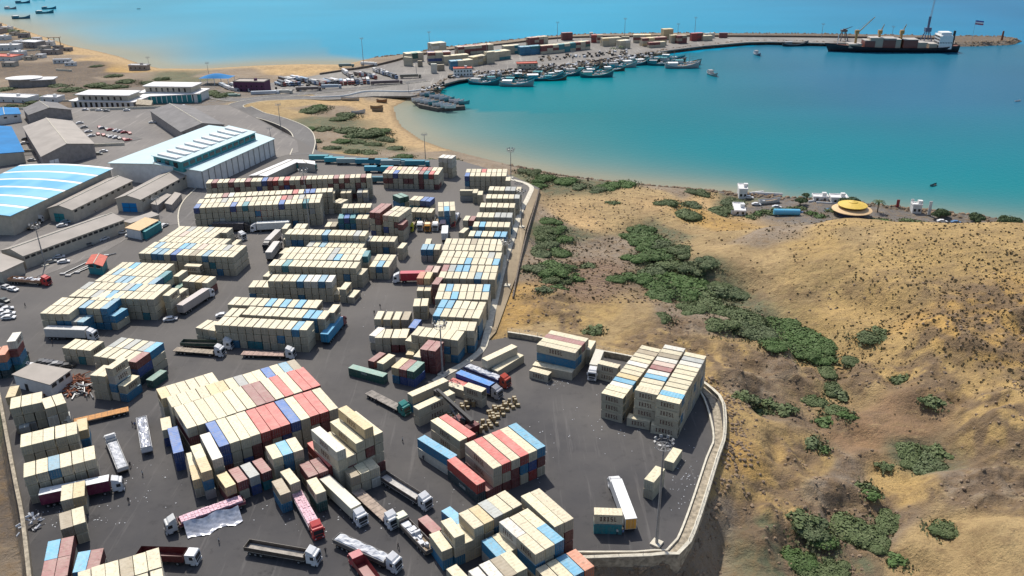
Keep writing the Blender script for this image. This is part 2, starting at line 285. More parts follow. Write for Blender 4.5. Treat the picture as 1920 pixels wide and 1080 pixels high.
def build_sea():
    NX, NY = 260, 300; yy = 150*(7000/150)**np.linspace(0, 1, NY); kk = np.linspace(-1.0, 1.0, NX)
    Y, K = np.meshgrid(yy, kk, indexing='ij'); X = K*Y
    d, cs = dist_poly(X, Y, coast, False, cslope)
    d = d*(.75+.5*vnoise(X, Y, 90, 31))
    # water: silty shallows, teal, then open blue; purplish reflection painted over the right bay
    bay = np.clip((1-(Y-300)/420), 0, 1)*(X > -120)
    sh = np.array([0.24, 0.235, 0.17]); teal = np.array([0.000, 0.162, 0.185]); deep = np.array([0.000, 0.24, 0.38]); pale = np.array([0.020, 0.27, 0.38]); slate_reflection = np.array([0.022, 0.105, 0.19]); navy = np.array([0.000, 0.13, 0.26])
    q_ = np.clip((X-150)/500, 0, 1)[..., None]
    col = deep*(1-q_)+navy*q_
    e = np.clip((-X-100)/700, 0, 1)[..., None]*np.clip((Y-500)/200, 0, 1)[..., None]; col = col*(1-e)+pale*e
    isb = in_poly(X, Y, np.array([P(*q, SEA)[:2] for q in ((740,200),(830,168),(880,150),(1225,106),(1440,83),(1900,84),(2400,84),(2600,560),(1480,440),(1300,440),(1180,345),(880,290),(742,218))]))[..., None]
    sx = np.clip((X-60)/200, 0, 1)[..., None]*np.clip((Y-420)/200, 0, 1)[..., None]; sx = sx*(.6+.4*vnoise(X, Y, 160, 33)[..., None])
    col = np.where(isb, teal*(1-sx)+slate_reflection*sx, col)
    k = np.exp(-d/np.where(isb[..., 0], 30-14*np.clip((X-60)/80, 0, 1), 60))[..., None]; silt = np.clip(1.25*k, 0, 1)*(np.clip((.52-cs[..., None])/.2, 0, 1)*np.clip((1900-Y[..., None])/300, 0, 1))
    col = col*(1-silt)+sh*silt
    col = col*(.86+.2*vnoise(X, Y, 130, 35)[..., None]+.10*vnoise(X*.4, Y, 38, 36)[..., None])
    idx = np.arange(NX*NY).reshape(NY, NX); f = np.stack([idx[:-1, :-1], idx[:-1, 1:], idx[1:, 1:], idx[1:, :-1]], -1).reshape(-1, 4)
    me = bpy.data.meshes.new('sea_water'); me.from_pydata(np.stack([X, Y, X*0+SEA], -1).reshape(-1, 3).tolist(), [], f.tolist())
    at = me.color_attributes.new('Col', 'FLOAT_COLOR', 'POINT'); at.data.foreach_set('color', np.concatenate([col.reshape(-1, 3), np.ones((col.size//3, 1))], 1).ravel())
    m, nt, b = newmat('sea_water'); a = nt.nodes.new('ShaderNodeAttribute'); a.attribute_name = 'Col'; nt.links.new(a.outputs[0], b.inputs['Base Color'])
    b.inputs['Roughness'].default_value = 0.30; b.inputs['IOR'].default_value = 1.33; b.inputs['Specular IOR Level'].default_value = 0.04
    g = nt.nodes.new('ShaderNodeNewGeometry'); n = noisetex(nt, g.outputs[0], 0.35, 6, .65); bp = nt.nodes.new('ShaderNodeBump'); bp.inputs['Strength'].default_value = .35; bp.inputs['Distance'].default_value = .5
    nt.links.new(n, bp.inputs['Height']); nt.links.new(bp.outputs[0], b.inputs['Normal']); me.materials.append(m); tag(link('sea', me), kind='structure')
def sheet(name, pts, z, mat, th=0.3):
    w_ = [P(x, y, z) for x, y in pts]; vs = [Vector((a[0], a[1], z)) for a in w_]; t = tessellate_polygon([vs]); n = len(vs)
    area = sum(vs[i].x*vs[(i+1) % n].y-vs[(i+1) % n].x*vs[i].y for i in range(n)); mb = MB()
    fs = []
    for a, b_, c in t:
        cr = (vs[b_]-vs[a]).cross(vs[c]-vs[a]).z; fs.append((a, b_, c) if cr > 0 else (a, c, b_))
    fs += [(i, i+n, (i+1) % n+n, (i+1) % n) if area > 0 else (i, (i+1) % n, (i+1) % n+n, i+n) for i in range(n)]
    mb.add([tuple(v) for v in vs]+[(v.x, v.y, z-th) for v in vs], fs); return tag(mb.obj(name, mat), kind='structure')
def smooth_line(pts, step=3.0):
    p = [Vector(q) for q in pts]; out = []
    for i in range(len(p)-1):
        a = p[max(i-1, 0)]; b = p[i]; c = p[i+1]; d = p[min(i+2, len(p)-1)]; n = max(1, int((c-b).length/step))
        for k in range(n):
            t = k/n; out.append(.5*((2*b)+(-a+c)*t+(2*a-5*b+4*c-d)*t*t+(-a+3*b-3*c+d)*t**3))
    out.append(p[-1]); return out
def strip(mb, pts, wid, h0, h1, zf=None, m=0, smooth=True, step=3.0):
    """a wall, kerb or road: pts in the world, base h0 and top h1 above its line"""
    ln = smooth_line(pts, step) if smooth else [Vector(q) for q in pts]; vs = []; fs = []
    for i, q in enumerate(ln):
        d = (ln[min(i+1, len(ln)-1)]-ln[max(i-1, 0)]); d.z = 0; d.normalize(); nn = Vector((-d.y, d.x, 0))*(wid/2)
        for s in (1, -1):
            x, y = q.x+s*nn.x, q.y+s*nn.y; z = q.z if zf is None else zf(x, y)
            vs.append((x, y, z+h1)); vs.append((x, y, z+h0))
    for i in range(len(ln)-1):
        a = 4*i; b = a+4; fs += [(a, a+2, b+2, b), (a, b, b+1, a+1), (a+2, a+3, b+3, b+2)]
    e = 4*(len(ln)-1); fs += [(0, 1, 3, 2), (e, e+2, e+3, e+1)]; mb.add(vs, fs, m)
def zg(x, y): return float(ground(x, y)[0])
build_terrain(); build_sea()
def asphalt(name, base, patch, sc1=0.03, dust=None):
    m, nt, b = newmat(name); g = nt.nodes.new('ShaderNodeNewGeometry')
    n1 = noisetex(nt, g.outputs[0], sc1, 5, .6); n2 = noisetex(nt, g.outputs[0], 0.35, 8, .7); n3 = noisetex(nt, g.outputs[0], 3.0, 3)
    c = mix(nt, base, patch, ramp(nt, n1, .38, .68)); c = mix(nt, c, [x*.55 for x in base], math_(nt, 'MULTIPLY', ramp(nt, n2, .55, .72), .6))
    c = mix(nt, c, [min(1, x*1.5) for x in patch], math_(nt, 'MULTIPLY', ramp(nt, n3, .66, .75), .5))
    ms = nt.nodes.new('ShaderNodeMapping'); ms.inputs['Scale'].default_value = (.9, .05, 1); ms.inputs['Rotation'].default_value = (0, 0, .9); nt.links.new(g.outputs[0], ms.inputs[0])
    n5 = noisetex(nt, ms.outputs[0], .5, 5, .7); c = mix(nt, c, [min(1, x*1.9) for x in patch], math_(nt, 'MULTIPLY', ramp(nt, n5, .56, .66), .35)); n6 = noisetex(nt, g.outputs[0], .13, 6, .75); c = mix(nt, c, [x*.4 for x in base], math_(nt, 'MULTIPLY', ramp(nt, n6, .6, .66), .55))
    if dust:   # wind-blown dust lies thicker on the older, seaward half of the yard
        sp = nt.nodes.new('ShaderNodeSeparateXYZ'); nt.links.new(g.outputs[0], sp.inputs[0]); yy = math_(nt, 'ADD', sp.outputs[1], math_(nt, 'MULTIPLY', n1, 120.0))
        c = mix(nt, c, dust, math_(nt, 'MULTIPLY', ramp(nt, yy, 215, 400), .8))
    nt.links.new(c, b.inputs['Base Color']); b.inputs['Roughness'].default_value = .9; return m
M_asph = asphalt('yard_asphalt', (0.048, 0.046, 0.048), (0.084, 0.078, 0.074), dust=(0.155, 0.14, 0.125)); M_pave = asphalt('pale_paving', (0.17, 0.155, 0.14), (0.26, 0.24, 0.21))
M_road = asphalt('road_asphalt', (0.12, 0.112, 0.105), (0.16, 0.15, 0.14))
sheet('yard_pavement', YARD, 0.0, M_asph, 0.9)
M_apr = asphalt('worn_apron', (0.165, 0.15, 0.138), (0.21, 0.19, 0.17))
sheet('service_apron', [(-500,206),(18,204),(280,201),(428,197),(468,216),(557,264),(560,285),(500,300),(400,330),(372,352),(350,392),(335,420),(270,428),(200,470),(150,490),(60,525),(-500,560)], 0.05, M_apr, 0.04)
quay = [(735,118),(770,108),(840,95),(940,84),(1060,72),(1250,69),(1450,70),(1560,71),(1790,75),(1790,82),(1560,81),(1440,78),(1400,79),(1320,86),(1255,94),(1200,103),(1150,118),(1080,127),(980,139),(900,144),(860,150),(822,160),(812,172),(770,180),(700,180),(640,185),(560,187),(470,186),(440,176),(480,160),(600,140),(690,128)]
sheet('dirt_strip', [(1000,352),(1011,356),(986,430),(967,520),(930,622),(914,640),(925,590),(938,545),(952,498),(969,440),(981,400),(992,372)], 0.06, asphalt('dusty_dirt', (.24,.185,.12), (.33,.26,.17)), .04)
sheet('quay_pavement', quay, -8.7, M_pave, 1.2)
# ------------------------------------------------------------------ containers
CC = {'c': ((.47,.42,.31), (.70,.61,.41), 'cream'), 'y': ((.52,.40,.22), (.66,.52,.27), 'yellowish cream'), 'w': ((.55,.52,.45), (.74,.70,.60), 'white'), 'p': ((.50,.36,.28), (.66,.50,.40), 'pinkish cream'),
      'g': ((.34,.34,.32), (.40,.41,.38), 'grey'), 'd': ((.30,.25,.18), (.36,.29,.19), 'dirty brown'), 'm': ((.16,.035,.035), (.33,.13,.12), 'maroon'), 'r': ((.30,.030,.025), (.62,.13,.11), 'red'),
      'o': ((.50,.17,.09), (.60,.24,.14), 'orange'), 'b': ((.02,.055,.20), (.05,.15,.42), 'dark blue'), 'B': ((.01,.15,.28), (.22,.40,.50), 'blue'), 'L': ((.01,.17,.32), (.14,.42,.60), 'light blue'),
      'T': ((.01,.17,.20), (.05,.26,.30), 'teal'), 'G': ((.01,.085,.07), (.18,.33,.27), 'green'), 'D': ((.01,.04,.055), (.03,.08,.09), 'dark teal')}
UW, TH26 = 2.52, 2.62
BL = []
def B(*a, **k): BL.append((a, k))
# phrase, front top edge x1,y1,x2,y2, e=ends / s=sides to the front, length, tiers, colours front row first
# --- far rows of the upper yard
B('backmost striped row', 395.8,342.5,685,331.7,'e',20,4,['cmccmccmccbmrcrccmcccccmcmccmc'],mix='cccmmccb')
B('second striped row', 393.8,370,611,359.3,'e',20,4,['cccmwccccccccccrcbbccc'],low=['cccccccccccccccccccbcc'])
B('third striped row', 378.8,388.8,583,379.5,'e',20,4,['bcccccbcTcccccbcccTccc'[:21],'ccccgcccpcccccrmcgccc'])
B('left end of third striped row', 369,399,379,398.5,'e',20,3,['c'])
B('red containers beside dark trailer', 408,396.2,461,393.8,'s',40,3,['r'],low=['c','c'])
B('tall red container wall', 482.5,393.8,536,389.5,'s',40,3,['r'],low=['r','m'])
B('low maroon one', 550,411,577,411,'s',20,1,['m'])
B('low stacks under striped row', 620,362,686,360,'e',20,['2022022'],['cccccgc'])
B('end stack of striped row', 686,333,697,332.5,'e',20,4,['c'])
B('small pair', 619.5,378,641,381,'e',20,2,['cc'])
B('pale row', 642.5,389.5,692.5,388.5,'e',20,3,['cccccb'[:5]])
B('teal trio', 635,409,664,408,'e',20,2,['TbT'],low=['BTB'])
B('cream pair by teal', 664.5,409.5,690,409.5,'e',20,2,['cc'])
B('tall maroon block', 690.5,397,713,399,'e',40,4,['mm'],low=['cm','cc','bc'])
B('pink topped block', 714,402,750,406,'e',20,4,['pcc','ccc'],low=['ccm','bcc','ccc'])
B('maroon end', 743,420,758,421,'e',20,3,['m'],low=['c','c'])
B('small flat pair', 607,424,630,424,'e',20,1,['cd'])
B('white cube stack', 821.3,294.5,847,296.5,'e',20,4,['www'],mix='wc')
B('striped back block', 736,324.5,803,326,'e',20,3,['ccbccccmTrc','rpypcwmrmcc'],mix='cccm')
B('green block', 748,371,768,366,'e',20,3,['GG'],low=['Bc','cc'])
B('blue crossing block', 768,374,805,377,'e',20,3,['ccbb'],low=['TTmc','cccc'])
B('cream blocks behind trucks', 765,396,812,398,'e',20,2,['cccc'])
B('blue low block', 825,395,850,394,'e',20,3,['cLc','ccc'],low=['BBc','BBc'])
B('back cream block by the shore', 872,329.5,948,329.5,'e',20,3,['bccccccc','cccrcccc'])
B('edge stack by shore', 947.5,338,957,338,'e',20,3,['c'])
B('lettered pair', 862.5,357,886,357,'s',20,2,['c'])
B('pair', 885,361,896,361,'e',20,2,['c']); B('pair b', 893.5,364.5,906,364.5,'e',20,2,['c'])
K='wall side rows'
B('far wall side row', 917,356,974.5,357,'e',20,3,['cccggc'])
B('second wall side row', 912,371,972,371.5,'e',20,3,['cccccg'])
B('third wall side row', 900,387.5,963,388.5,'e',20,3,['cccccc'])
B('fourth wall side row', 894,406,958,407,'e',20,3,['cccggg'])
B('fifth wall side row', 888,424,953,425,'e',20,3,['clcccc'.replace('l','L')])
B('sixth wall side row', 880,441.5,946,443.5,'e',20,3,['cBccLL'])
B('orange box', 867,412,889,413,'e',20,2,['cm'],low=['cB'])
B('small stack by wall row', 858,434.5,871,436,'e',20,2,['c'])
B('seventh wall side row', 827,467.7,940.6,469.5,'e',20,3,['ccccccccc','ccccdcccc'])
B('blue pair and cream', 783,467,829,467.5,'e',20,2,['BBc'],low=['ggc'])
B('cream box behind blue pair', 794,456.5,808,456.5,'e',20,2,['c'])
B('wall side row with two blue roofs', 820.8,492.3,931.5,496,'e',20,3,['ccccLcccL','cccccccgc'])
B('wall side row with blue door end', 825,520.5,924,523,'e',20,3,['cccccBcc','mgLLcccc'],low=['ccgcccBc','ccccccBc'])
B('pale orange pair', 779.8,520.5,807.5,521.5,'e',20,3,['oy'],low=['cc','cc'])
B('maroon one beside orange pair', 809,532,822.5,533,'e',20,3,['m'],low=['m','m'])
B('maroon pair behind', 795,509,820,510,'e',20,3,['mp'],low=['mc','mc'])
B('cream pair below orange pair', 781,544.4,807.5,544.4,'e',20,2,['cc'])
B('cream pair beside maroon', 773,573,802,572.5,'e',20,2,['cc'])
B('two row stack left of wall', 819,559.5,911,560.5,'e',20,3,['ccLcccc','cLccccL'])
B('stack with blue left roof by wall', 810,591,898,596.5,'e',20,3,['Lccccc','LLcccc'],low=['cccccB','ccccBB'])
B('cream stack behind light mast', 818,617,884,619.5,'e',20,3,['ccccc'],low=['ccccc','ccccB'])
B('stack in front of mast row', 771.9,627,856,637.5,'e',20,3,['cccccc'],low=['ccccBc','cccccB'])
B('pair left of mast stack', 759,638,771.5,640,'e',20,2,['c'])
B('tall maroon stack by mast', 788,653.5,815.5,658,'e',20,3,['mm'],low=['mm','mm'])
B('blue based trio by maroon stack', 729.5,686.5,779,698,'e',20,2,['ymG'],low=['Bbb'])
B('loose pair above green container', 686.5,673.5,721,683,'e',20,1,['mc'],snap=0)
B('long green container on the asphalt', 655.5,690,714,705.5,'s',40,1,['G'],txt=3)
B('low yellow one', 760,664,775,665,'e',20,1,['y']); B('cream pair left of maroon', 775,668,788,670,'e',20,2,['c'])
B('row of four apart', 699,597.5,767.5,599,'e',20,2,['cccd'],snap=0)
B('single blue stack beside four', 764,613.5,779,615,'e',20,2,['b'])
B('low row below four', 704,632.5,760,633,'e',20,2,['cccc'],low=['ccmm']); B('end of low row', 692,628,704,630,'e',20,2,['w'])
# --- middle rows
B('far middle row', 532,438,685,441.5,'e',20,3,['ccccccBccccgc'])
B('small box behind middle row', 524,428,541,428,'e',20,3,['c']); B('flat one', 546,428,574,428,'e',20,3,['cc']) 
B('long middle row', 527,447.5,743,452.5,'e',20,2,['cccccccccccccgcccc'])
B('shorter middle row', 572,461,680,464,'e',20,2,['gcBcccccc'])
B('stack at end of middle row', 742,464,757,465,'e',20,2,['c'])
B('double middle row with blue stripe', 522,484.5,675,487.5,'e',20,3,['cccccccgLccc','cccccccgcccc'])
B('teal end of middle row', 676,480,691,480,'e',20,3,['T'],low=['c','c'])
B('pair in front of white trailer', 519,474,536,475,'e',20,2,['c'])
B('middle row with teal door end', 505,497,664,502,'e',20,3,['ccTcccccccccc'],low=['cccccccccccBc','ccccccccccccc'])
B('stack at right end of teal row', 666.7,513.5,679.5,514.5,'e',20,2,['c'])
B('left end of teal row', 490,517,505,518,'e',20,2,['c'])
B('short middle block with blue', 691.3,498.8,728.8,500,'e',20,2,['cLc','ccc'],low=['ccc'])
B('row with two blue door ends', 503,526,620,527.5,'e',20,3,['ccccBwwBw'],low=['ccccccccc','ccccBcccc'])
B('low row left of blue ends', 465.6,537.5,503,537.5,'e',20,2,['ccc'])
B('loose pair on ground', 488.5,552,516.7,552,'e',20,1,['cc'],snap=0)
B('small stack right of blue ends', 634.8,541.7,648,542.5,'e',20,2,['c'])
B('lone low container at row end', 648.5,556,665,557.5,'e',20,1,['c']); B('box between', 623,551,634,551,'e',20,1,['c'])
B('row with three blue roofs', 428,570,590,577,'e',20,3,['cccccLcLcLcc'],low=['Tcccccccccccc'])
B('row with blue pair at right', 453,588.5,608,597.5,'e',20,3,['ccccccccLLc'],low=['ccccccccBBc','ccccccccccc'])
B('cream end behind blue pair', 610,585,628,586,'e',20,3,['c'])
B('long row above flatbed trucks', 404,608,571.5,618.5,'e',20,['333333333333','330000000000'],['ccccccccccLc','cc..........'],low=['ccccccccBccc','ccBcTTcccccc'])
B('three low boxes left of row', 363,613,404,620,'e',20,2,['ccc'])
# --- left rows
B('far left row', 324,432.5,425,435.5,'e',20,3,['ccgccgccc'])
B('second far left row', 291,451.5,425,457.5,'e',20,3,['ccccccccccc','ccpccccc...'])
B('lone pair', 430,458,442,458.5,'e',20,2,['c'])
B('wide left block', 254,474,441.5,481.5,'e',20,3,['ccBBcbccdcBcccc','cBcccLBcpcccgcc'],low=['cccccccccccTccc','ccccccccccccBcc'])
B('lettered pair before wide left block', 345,498,373,499.5,'s',20,2,['c'],low=['d'])
B('narrow row left of wide block', 214,502,310,505.5,'e',20,3,['ccLcccccc'[:8]])
B('double row with blue patch', 171,526,293,533,'e',20,3,['cccBBcccB','cBccccccT'])
B('stack right of blue patch row', 322,517,335,518,'e',20,2,['c'])
B('row of four on left', 337,526,392,530,'e',20,2,['ccyc'],low=['cccm'])
B('green one', 322,540,334,541,'e',20,1,['G']); B('cream pair next to green', 318,552,333,554,'e',20,2,['c'])
B('wide double row left', 123,554.5,292,561,'e',20,3,['cccgcLcccccc','gcccccgLcccc'],low=['cccccccccccc','ccccccccccTc'])
B('cream stack at right of double row', 304,553,318,554,'e',20,3,['c'])
B('left corner stack above white truck', 72,586.5,130,588.5,'e',20,3,['cccc','cccc'],low=['ccBB'])
B('stack with blue right side', 146,576,200,578.5,'e',20,3,['BccB','cccB'],low=['BccB','BBBB'])
B('low blue box beside stack', 202.5,590.6,217,592.5,'e',20,2,['L'],low=['c'])
B('grey topped pair behind white truck', 130,602,155,604,'e',20,2,['gB'],low=['BB'])
B('row of four apart on left', 115.6,651,168,657,'e',20,2,['cccc'],low=['ccTc'])
B('mixed stack with blue corner', 168,665.6,260,679.5,'e',20,3,['cccccm','gcgcgL'],low=['cccccb','cccccD'])
B('front corner of mixed stack', 166.7,702,196,705.5,'e',20,3,['cc'],txt=1)
B('tall lettered stack on left', 195.8,688.5,211,691,'e',20,4,['c'],txt=1)
B('lettered pair before tall stack', 218.7,722,235,724.5,'e',20,2,['c'],txt=1)
B('small green container on asphalt', 271,711,287,714,'e',20,1,['G'])
B('tall stack at left edge', 12.5,640.6,27.5,639,'e',20,4,['w'],low=['m','B','T'])
B('orange topped stack at left edge', -25,668,8,664.5,'e',20,3,['oo'],low=['BB','DD'])
# --- bottom left
B('left wall stack of three', 17.7,766.5,79,753,'e',20,3,['ccc'])
B('left wall pair', 83.5,766.5,125,754,'e',20,3,['cc'])
B('box behind wall stack', 9,745,28,742,'e',20,2,['y'])
B('grey box before wall stack', 34,803,56,798,'e',20,1,['g'])
B('second stack along left wall', 36.5,838,145,812,'e',20,3,['ccccc'],low=['ccccc','cccBc'])
B('tall pair over blue base', 143.8,809,165,804,'e',20,2,['y'],low=['B'])
B('third stack along left wall', 43,894.6,180,859,'e',20,3,['ccBccc'],low=['cccccc'])
B('pair before maroon truck', 112.5,939,158,928,'e',20,2,['cy'])
B('leaning pair near wall', 112,992.5,161,977.5,'e',20,2,['dc'],low=['mc'])
B('bottom left coloured block', 72,1090,128,1077,'e',20,2,['mm','Lm'])
B('blue end of coloured block', 133,1074,187,1064,'e',20,2,['Lm'],t1=2)
B('bottom left cream block', 147,1152,309,1101,'e',20,3,['cccccc','cccdcc'])
# --- the big block
T='big striped block'
B(T+', first file', 413.3,837,632,764.5,'e',40,3,['bcccrrrbcrrc'],low=['bccmmcbcccm'+'c','mcbmccmcccmm'],th=2.85)
B(T+', second file', 339.4,807,611,718,'e',40,3,['ccccccc'+'mmcrcrr'],low=['mccccccccccccc'],th=2.85)
B(T+', third file', 315.4,765,572.7,687,'e',20,3,['ccccyycgccbcBd'],th=2.85)
B(T+', fourth file', 304,746.5,409,715,'e',20,3,['yccccc'],th=2.85)
B('open blue container by big block', 324,850,345,844.5,'e',40,2,['b'],low=['b'])
B('small box beside open blue', 304,806,321,802,'e',20,2,['c'],low=['b'])
B('double stack left front', 378,886,397,880,'e',20,3,['y','c'])
B('long white container left front', 398.7,862,417.5,856,'e',40,3,['w'],th=2.75)
B('rusty roofed corner stack', 362.5,900,379,895.5,'e',20,2,['y','c'])
B('dark row at foot of big block', 421,914.5,511,879,'e',20,2,['ymgm'],low=['mcbT'],snap=0)
B('front trio with blue middle', 508,861.5,572,840.5,'e',20,3,['cLc'],low=['cBc','ccc'])
B('lettered stack right of big block', 633,846.5,716.5,809.5,'e',40,['43454'],['wccyc'],low=['cmccc','cccmc','ccccm'],th=2.75,t1=4,t2=4,txt=1)
B('long red container in shade', 616.5,874.6,633,868,'e',40,2,['r'],low=['m'])
B('maroon pair near red container', 580,894,615.5,881,'e',20,2,['mm'],low=['cc'])
B('raised cream box over red cab truck', 545.6,908,563,901,'e',20,2,['c'])
B('cream on blue by red cab truck', 525,928,545.6,920.5,'e',20,2,['d'],low=['B'])
B('cream on green by long trailer', 591.5,927,612,919.5,'e',20,2,['c'],low=['G'])
B('dirty trio behind flatbeds', 655,897,714.5,874,'e',20,2,['dcc'])
# --- centre and right
B('six wide block in centre', 926.7,877.1,1021.5,836.5,'e',40,3,['crcrcL'],low=['ccmBbm','mmmcrc'],txt=1)
B('lettered pair left of six wide block', 862,827,892,812.5,'e',40,2,['cr'],txt=1)
B('blue over white left of pair', 840,862,861,850,'e',40,2,['L'],low=['w'],txt=0)
B('red over dark teal below pair', 894.4,909.5,910,902,'e',40,2,['r'],low=['D'],txt=2)
B('low maroon one', 913,921,929,914,'e',20,1,['m'])
B('maroon box by cargo truck', 811,1000,829,991,'e',20,1,['m'])
B('blue box behind bottom block', 858,984,876,974,'e',20,2,['L'])
B('cream over blue near loaded truck', 829,1034,849,1026,'e',20,2,['c'],low=['B'])
B('raised cream box left of bottom block', 852,1008,871,1000,'e',20,3,['c'])
B('cream one next to raised box', 871.7,1018,889,1010.5,'e',20,2,['c'])
B('cream pair at left of bottom block', 889.4,991.5,926,974,'e',20,3,['cy'])
B('back trio with grey roof', 928,970.6,978,945,'e',20,3,['gcc'],low=['Bcc'])
B('main bottom block', 1005,1039.5,1058,1011,'e',20,3,['ccL','wcc'],low=['BcB'],txt=1,th=2.75)
B('long cream pair over maroon', 1042.5,987,1074.5,971.5,'e',40,3,['cc'],low=['cm','mm'],th=2.85,txt=0)
B('blue and cream pair in bottom block', 933,1044.6,970,1027,'e',20,2,['Lc'])
B('pale row at bottom edge', 909,1104,989,1065,'e',20,3,['wwdc'])
B('bottom right corner row', 1037,1101,1116,1060,'e',20,2,['ccLo'])
B('small box at bottom edge', 868,1100,887,1090,'e',20,2,['c'])
B('left file of right stacks', 1127.7,736,1168.3,746.5,'s',20,3,list('ccwLyccwccdc'),txt=1,snap=1)
B('middle file of right stacks', 1191,731,1231,740,'s',20,4,list('cccLwmpwdcw'),txt=1)
B('right file of right stacks', 1231.5,747.5,1272.5,757,'s',20,4,list('cLccccccwgc'),txt=1)
B('left lettered box before right stacks', 1176,783,1218,791,'s',20,1,['c'],txt=1)
B('right lettered box before right stacks', 1220,796.5,1264.5,803.5,'s',20,1,['c','c'],txt=1)
B('three tier stack by back wall', 1007.9,645.4,1076.7,661,'s',40,3,list('ccmc'),low=['B','c'],txt=1)
B('low container before back wall stack', 997.5,684,1072,698.5,'s',40,1,['c'],txt=0)
B('small lettered box at its corner', 993.5,694.5,1026,703,'s',20,1,['c'],txt=1)
B('stack end right of back wall stack', 1086,652,1098,654,'e',20,2,['cc'])
B('lettered pair beside white cab truck', 1120.4,681,1158,690,'s',20,2,['c'],txt=1)
B('long diagonal container, upper', 918.7,674,966,651.5,'s',40,2,['c'],txt=0)
B('blue container beside diagonal one', 925,689,953,674,'s',20,1,['B'],txt=0)
B('long diagonal container, lower', 940,692,977,669,'s',40,1,['c'],txt=0)
B('long cream container by light mast', 779,740,836,715,'s',40,2,['c'],low=['B'],txt=0)
B('long container with open door', 790,765,848,738,'s',40,2,['c'],low=['c'],txt=1)
B('lettered box over open container', 869.4,724,900.6,734.4,'s',20,2,['c'],txt=1)
B('low maroon container by blue truck', 846,716,868,723,'s',20,1,['r']); B('low cream one beside it', 838,722,866,731,'s',20,1,['c'],txt=0)
B('lone container right of light mast', 1245,862,1263,867.5,'e',20,1,['c'],txt=0)
B('stack left of light mast', 1208,897,1225.5,903.5,'e',20,2,['c'],txt=0)
B('lettered box over teal by white trailer', 1114.8,964.4,1166.7,966.2,'s',20,2,['c'],low=['T'],txt=1)
ORD = ['', 'first', 'second', 'third', 'fourth', 'fifth', 'sixth', 'seventh', 'eighth', 'ninth', 'tenth', 'eleventh', 'twelfth', 'thirteenth', 'fourteenth', 'fifteenth', 'sixteenth', 'seventeenth', 'eighteenth', 'nineteenth', 'twentieth'] + ['far']*20
boxes = []   # every visible container
DIAG = []
for bi, (a, k) in enumerate(BL):
    phrase, x1, y1, x2, y2, ori, L, tiers, rows = a[:9]; low = k.get('low', []); th = k.get('th', TH26 if L == 20 else 2.72); z0 = k.get('z', 0.0)+.004*(bi % 9)
    if isinstance(rows, str): rows = [rows]
    nr = len(rows); n = len(rows[0])
    if isinstance(tiers, int): tiers = [str(tiers)*n]*nr
    elif isinstance(tiers, str): tiers = [tiers]*nr
    tmax = max(int(ch) for ch in ''.join(tiers)); t1 = k.get('t1', tmax); t2 = k.get('t2', t1)
    A = P(x1, y1, z0+t1*th)[:2]; E = P(x2, y2, z0+t2*th)[:2]; u = E-A; ln = np.hypot(*u); u = u/ln; v = np.array([-u[1], u[0]])
    if v@A < 0: v = -v
    CL = 6.06 if L == 20 else 12.19; su = UW if ori == 'e' else CL+.12; sv = (CL+.12) if ori == 'e' else UW
    DIAG.append((phrase, round(ln/(n*su), 2), round(math.degrees(math.atan2(u[1], u[0])), 1)))
    if not k.get('snap', 1): su = ln/n
    off = (ln-n*su)/2; A = A+u*off
    yaw = math.atan2(v[1], v[0]) if ori == 'e' else math.atan2(u[1], u[0])
    H = {}
    for r in range(nr):
        for c in range(n): H[r, c] = 0 if rows[r][c] == '.' else int(tiers[r][c])
    for (r, c), h in H.items():
        for t in range(h):
            top = t == h-1; front = H.get((r-1, c), 0) <= t; cx = A+u*(c+.5)*su+v*(r+.5)*sv
            # which end of the row turns towards the camera
            lf = (cx@u) > 0; side = H.get((r, c-1 if lf else c+1), 0) <= t; back = H.get((r+1, c), 0) <= t
            if not (top or front or side): continue
            if top: ch = rows[r][c]
            else:
                d = h-2-t
                if r == 0 and d < len(low) and low[d][c] != ' ': ch = low[d][c]
                else: ch = random.choice(k.get('mix', 'ccccccccccgwB'))
            jit = np.array([random.uniform(-.06, .06), random.uniform(-.10, .10)])
            pos = cx+(u*jit[0]+v*jit[1])
            dist = math.hypot(pos[0], pos[1]); D2 = dist*dist+CH*CH
            sc_ = 0
            if top: sc_ += CL*2.44*CH
            if front: sc_ += (2.44 if ori == 'e' else CL)*th*abs(v@pos)
            if side: sc_ += (CL if ori == 'e' else 2.44)*th*abs(u@pos)
            sc_ /= D2**1.5
            q = proj((pos[0], pos[1], z0+t*th+1.3))
            infr = -8 < q[0] < 1928 and -8 < q[1] < 1090
            nt_ = {1: ['only'], 2: ['bottom', 'top'], 3: ['bottom', 'middle', 'top'], 4: ['bottom', 'second', 'third', 'top'], 5: ['bottom', 'second', 'third', 'fourth', 'top']}[h][t]
            boxes.append(dict(pos=pos, z=z0+t*th, yaw=yaw+random.uniform(-.004, .004), L=L, th=th, ch=ch, sc=sc_*(1 if infr else .02), infr=infr, tier=nt_, h=h, r=r, nr=nr, c=c, n=n, ph=phrase, ori=ori,
                              near=front, side=side, ut=k.get('txt'), i=len(boxes), bi=bi, top=top, q=q, dside=(1 if lf else -1)))
for d in DIAG:
    if not .9 < d[1] < 1.12: print('DIAG', *d)
order = sorted(boxes, key=lambda b: -b['sc']); cut = min(len(order), 292)
near_set = {b['i'] for b in order[:cut]}
print('containers', len(boxes), 'individual', len(near_set), 'smallest y', min(b['q'][1] for b in order[:cut]))
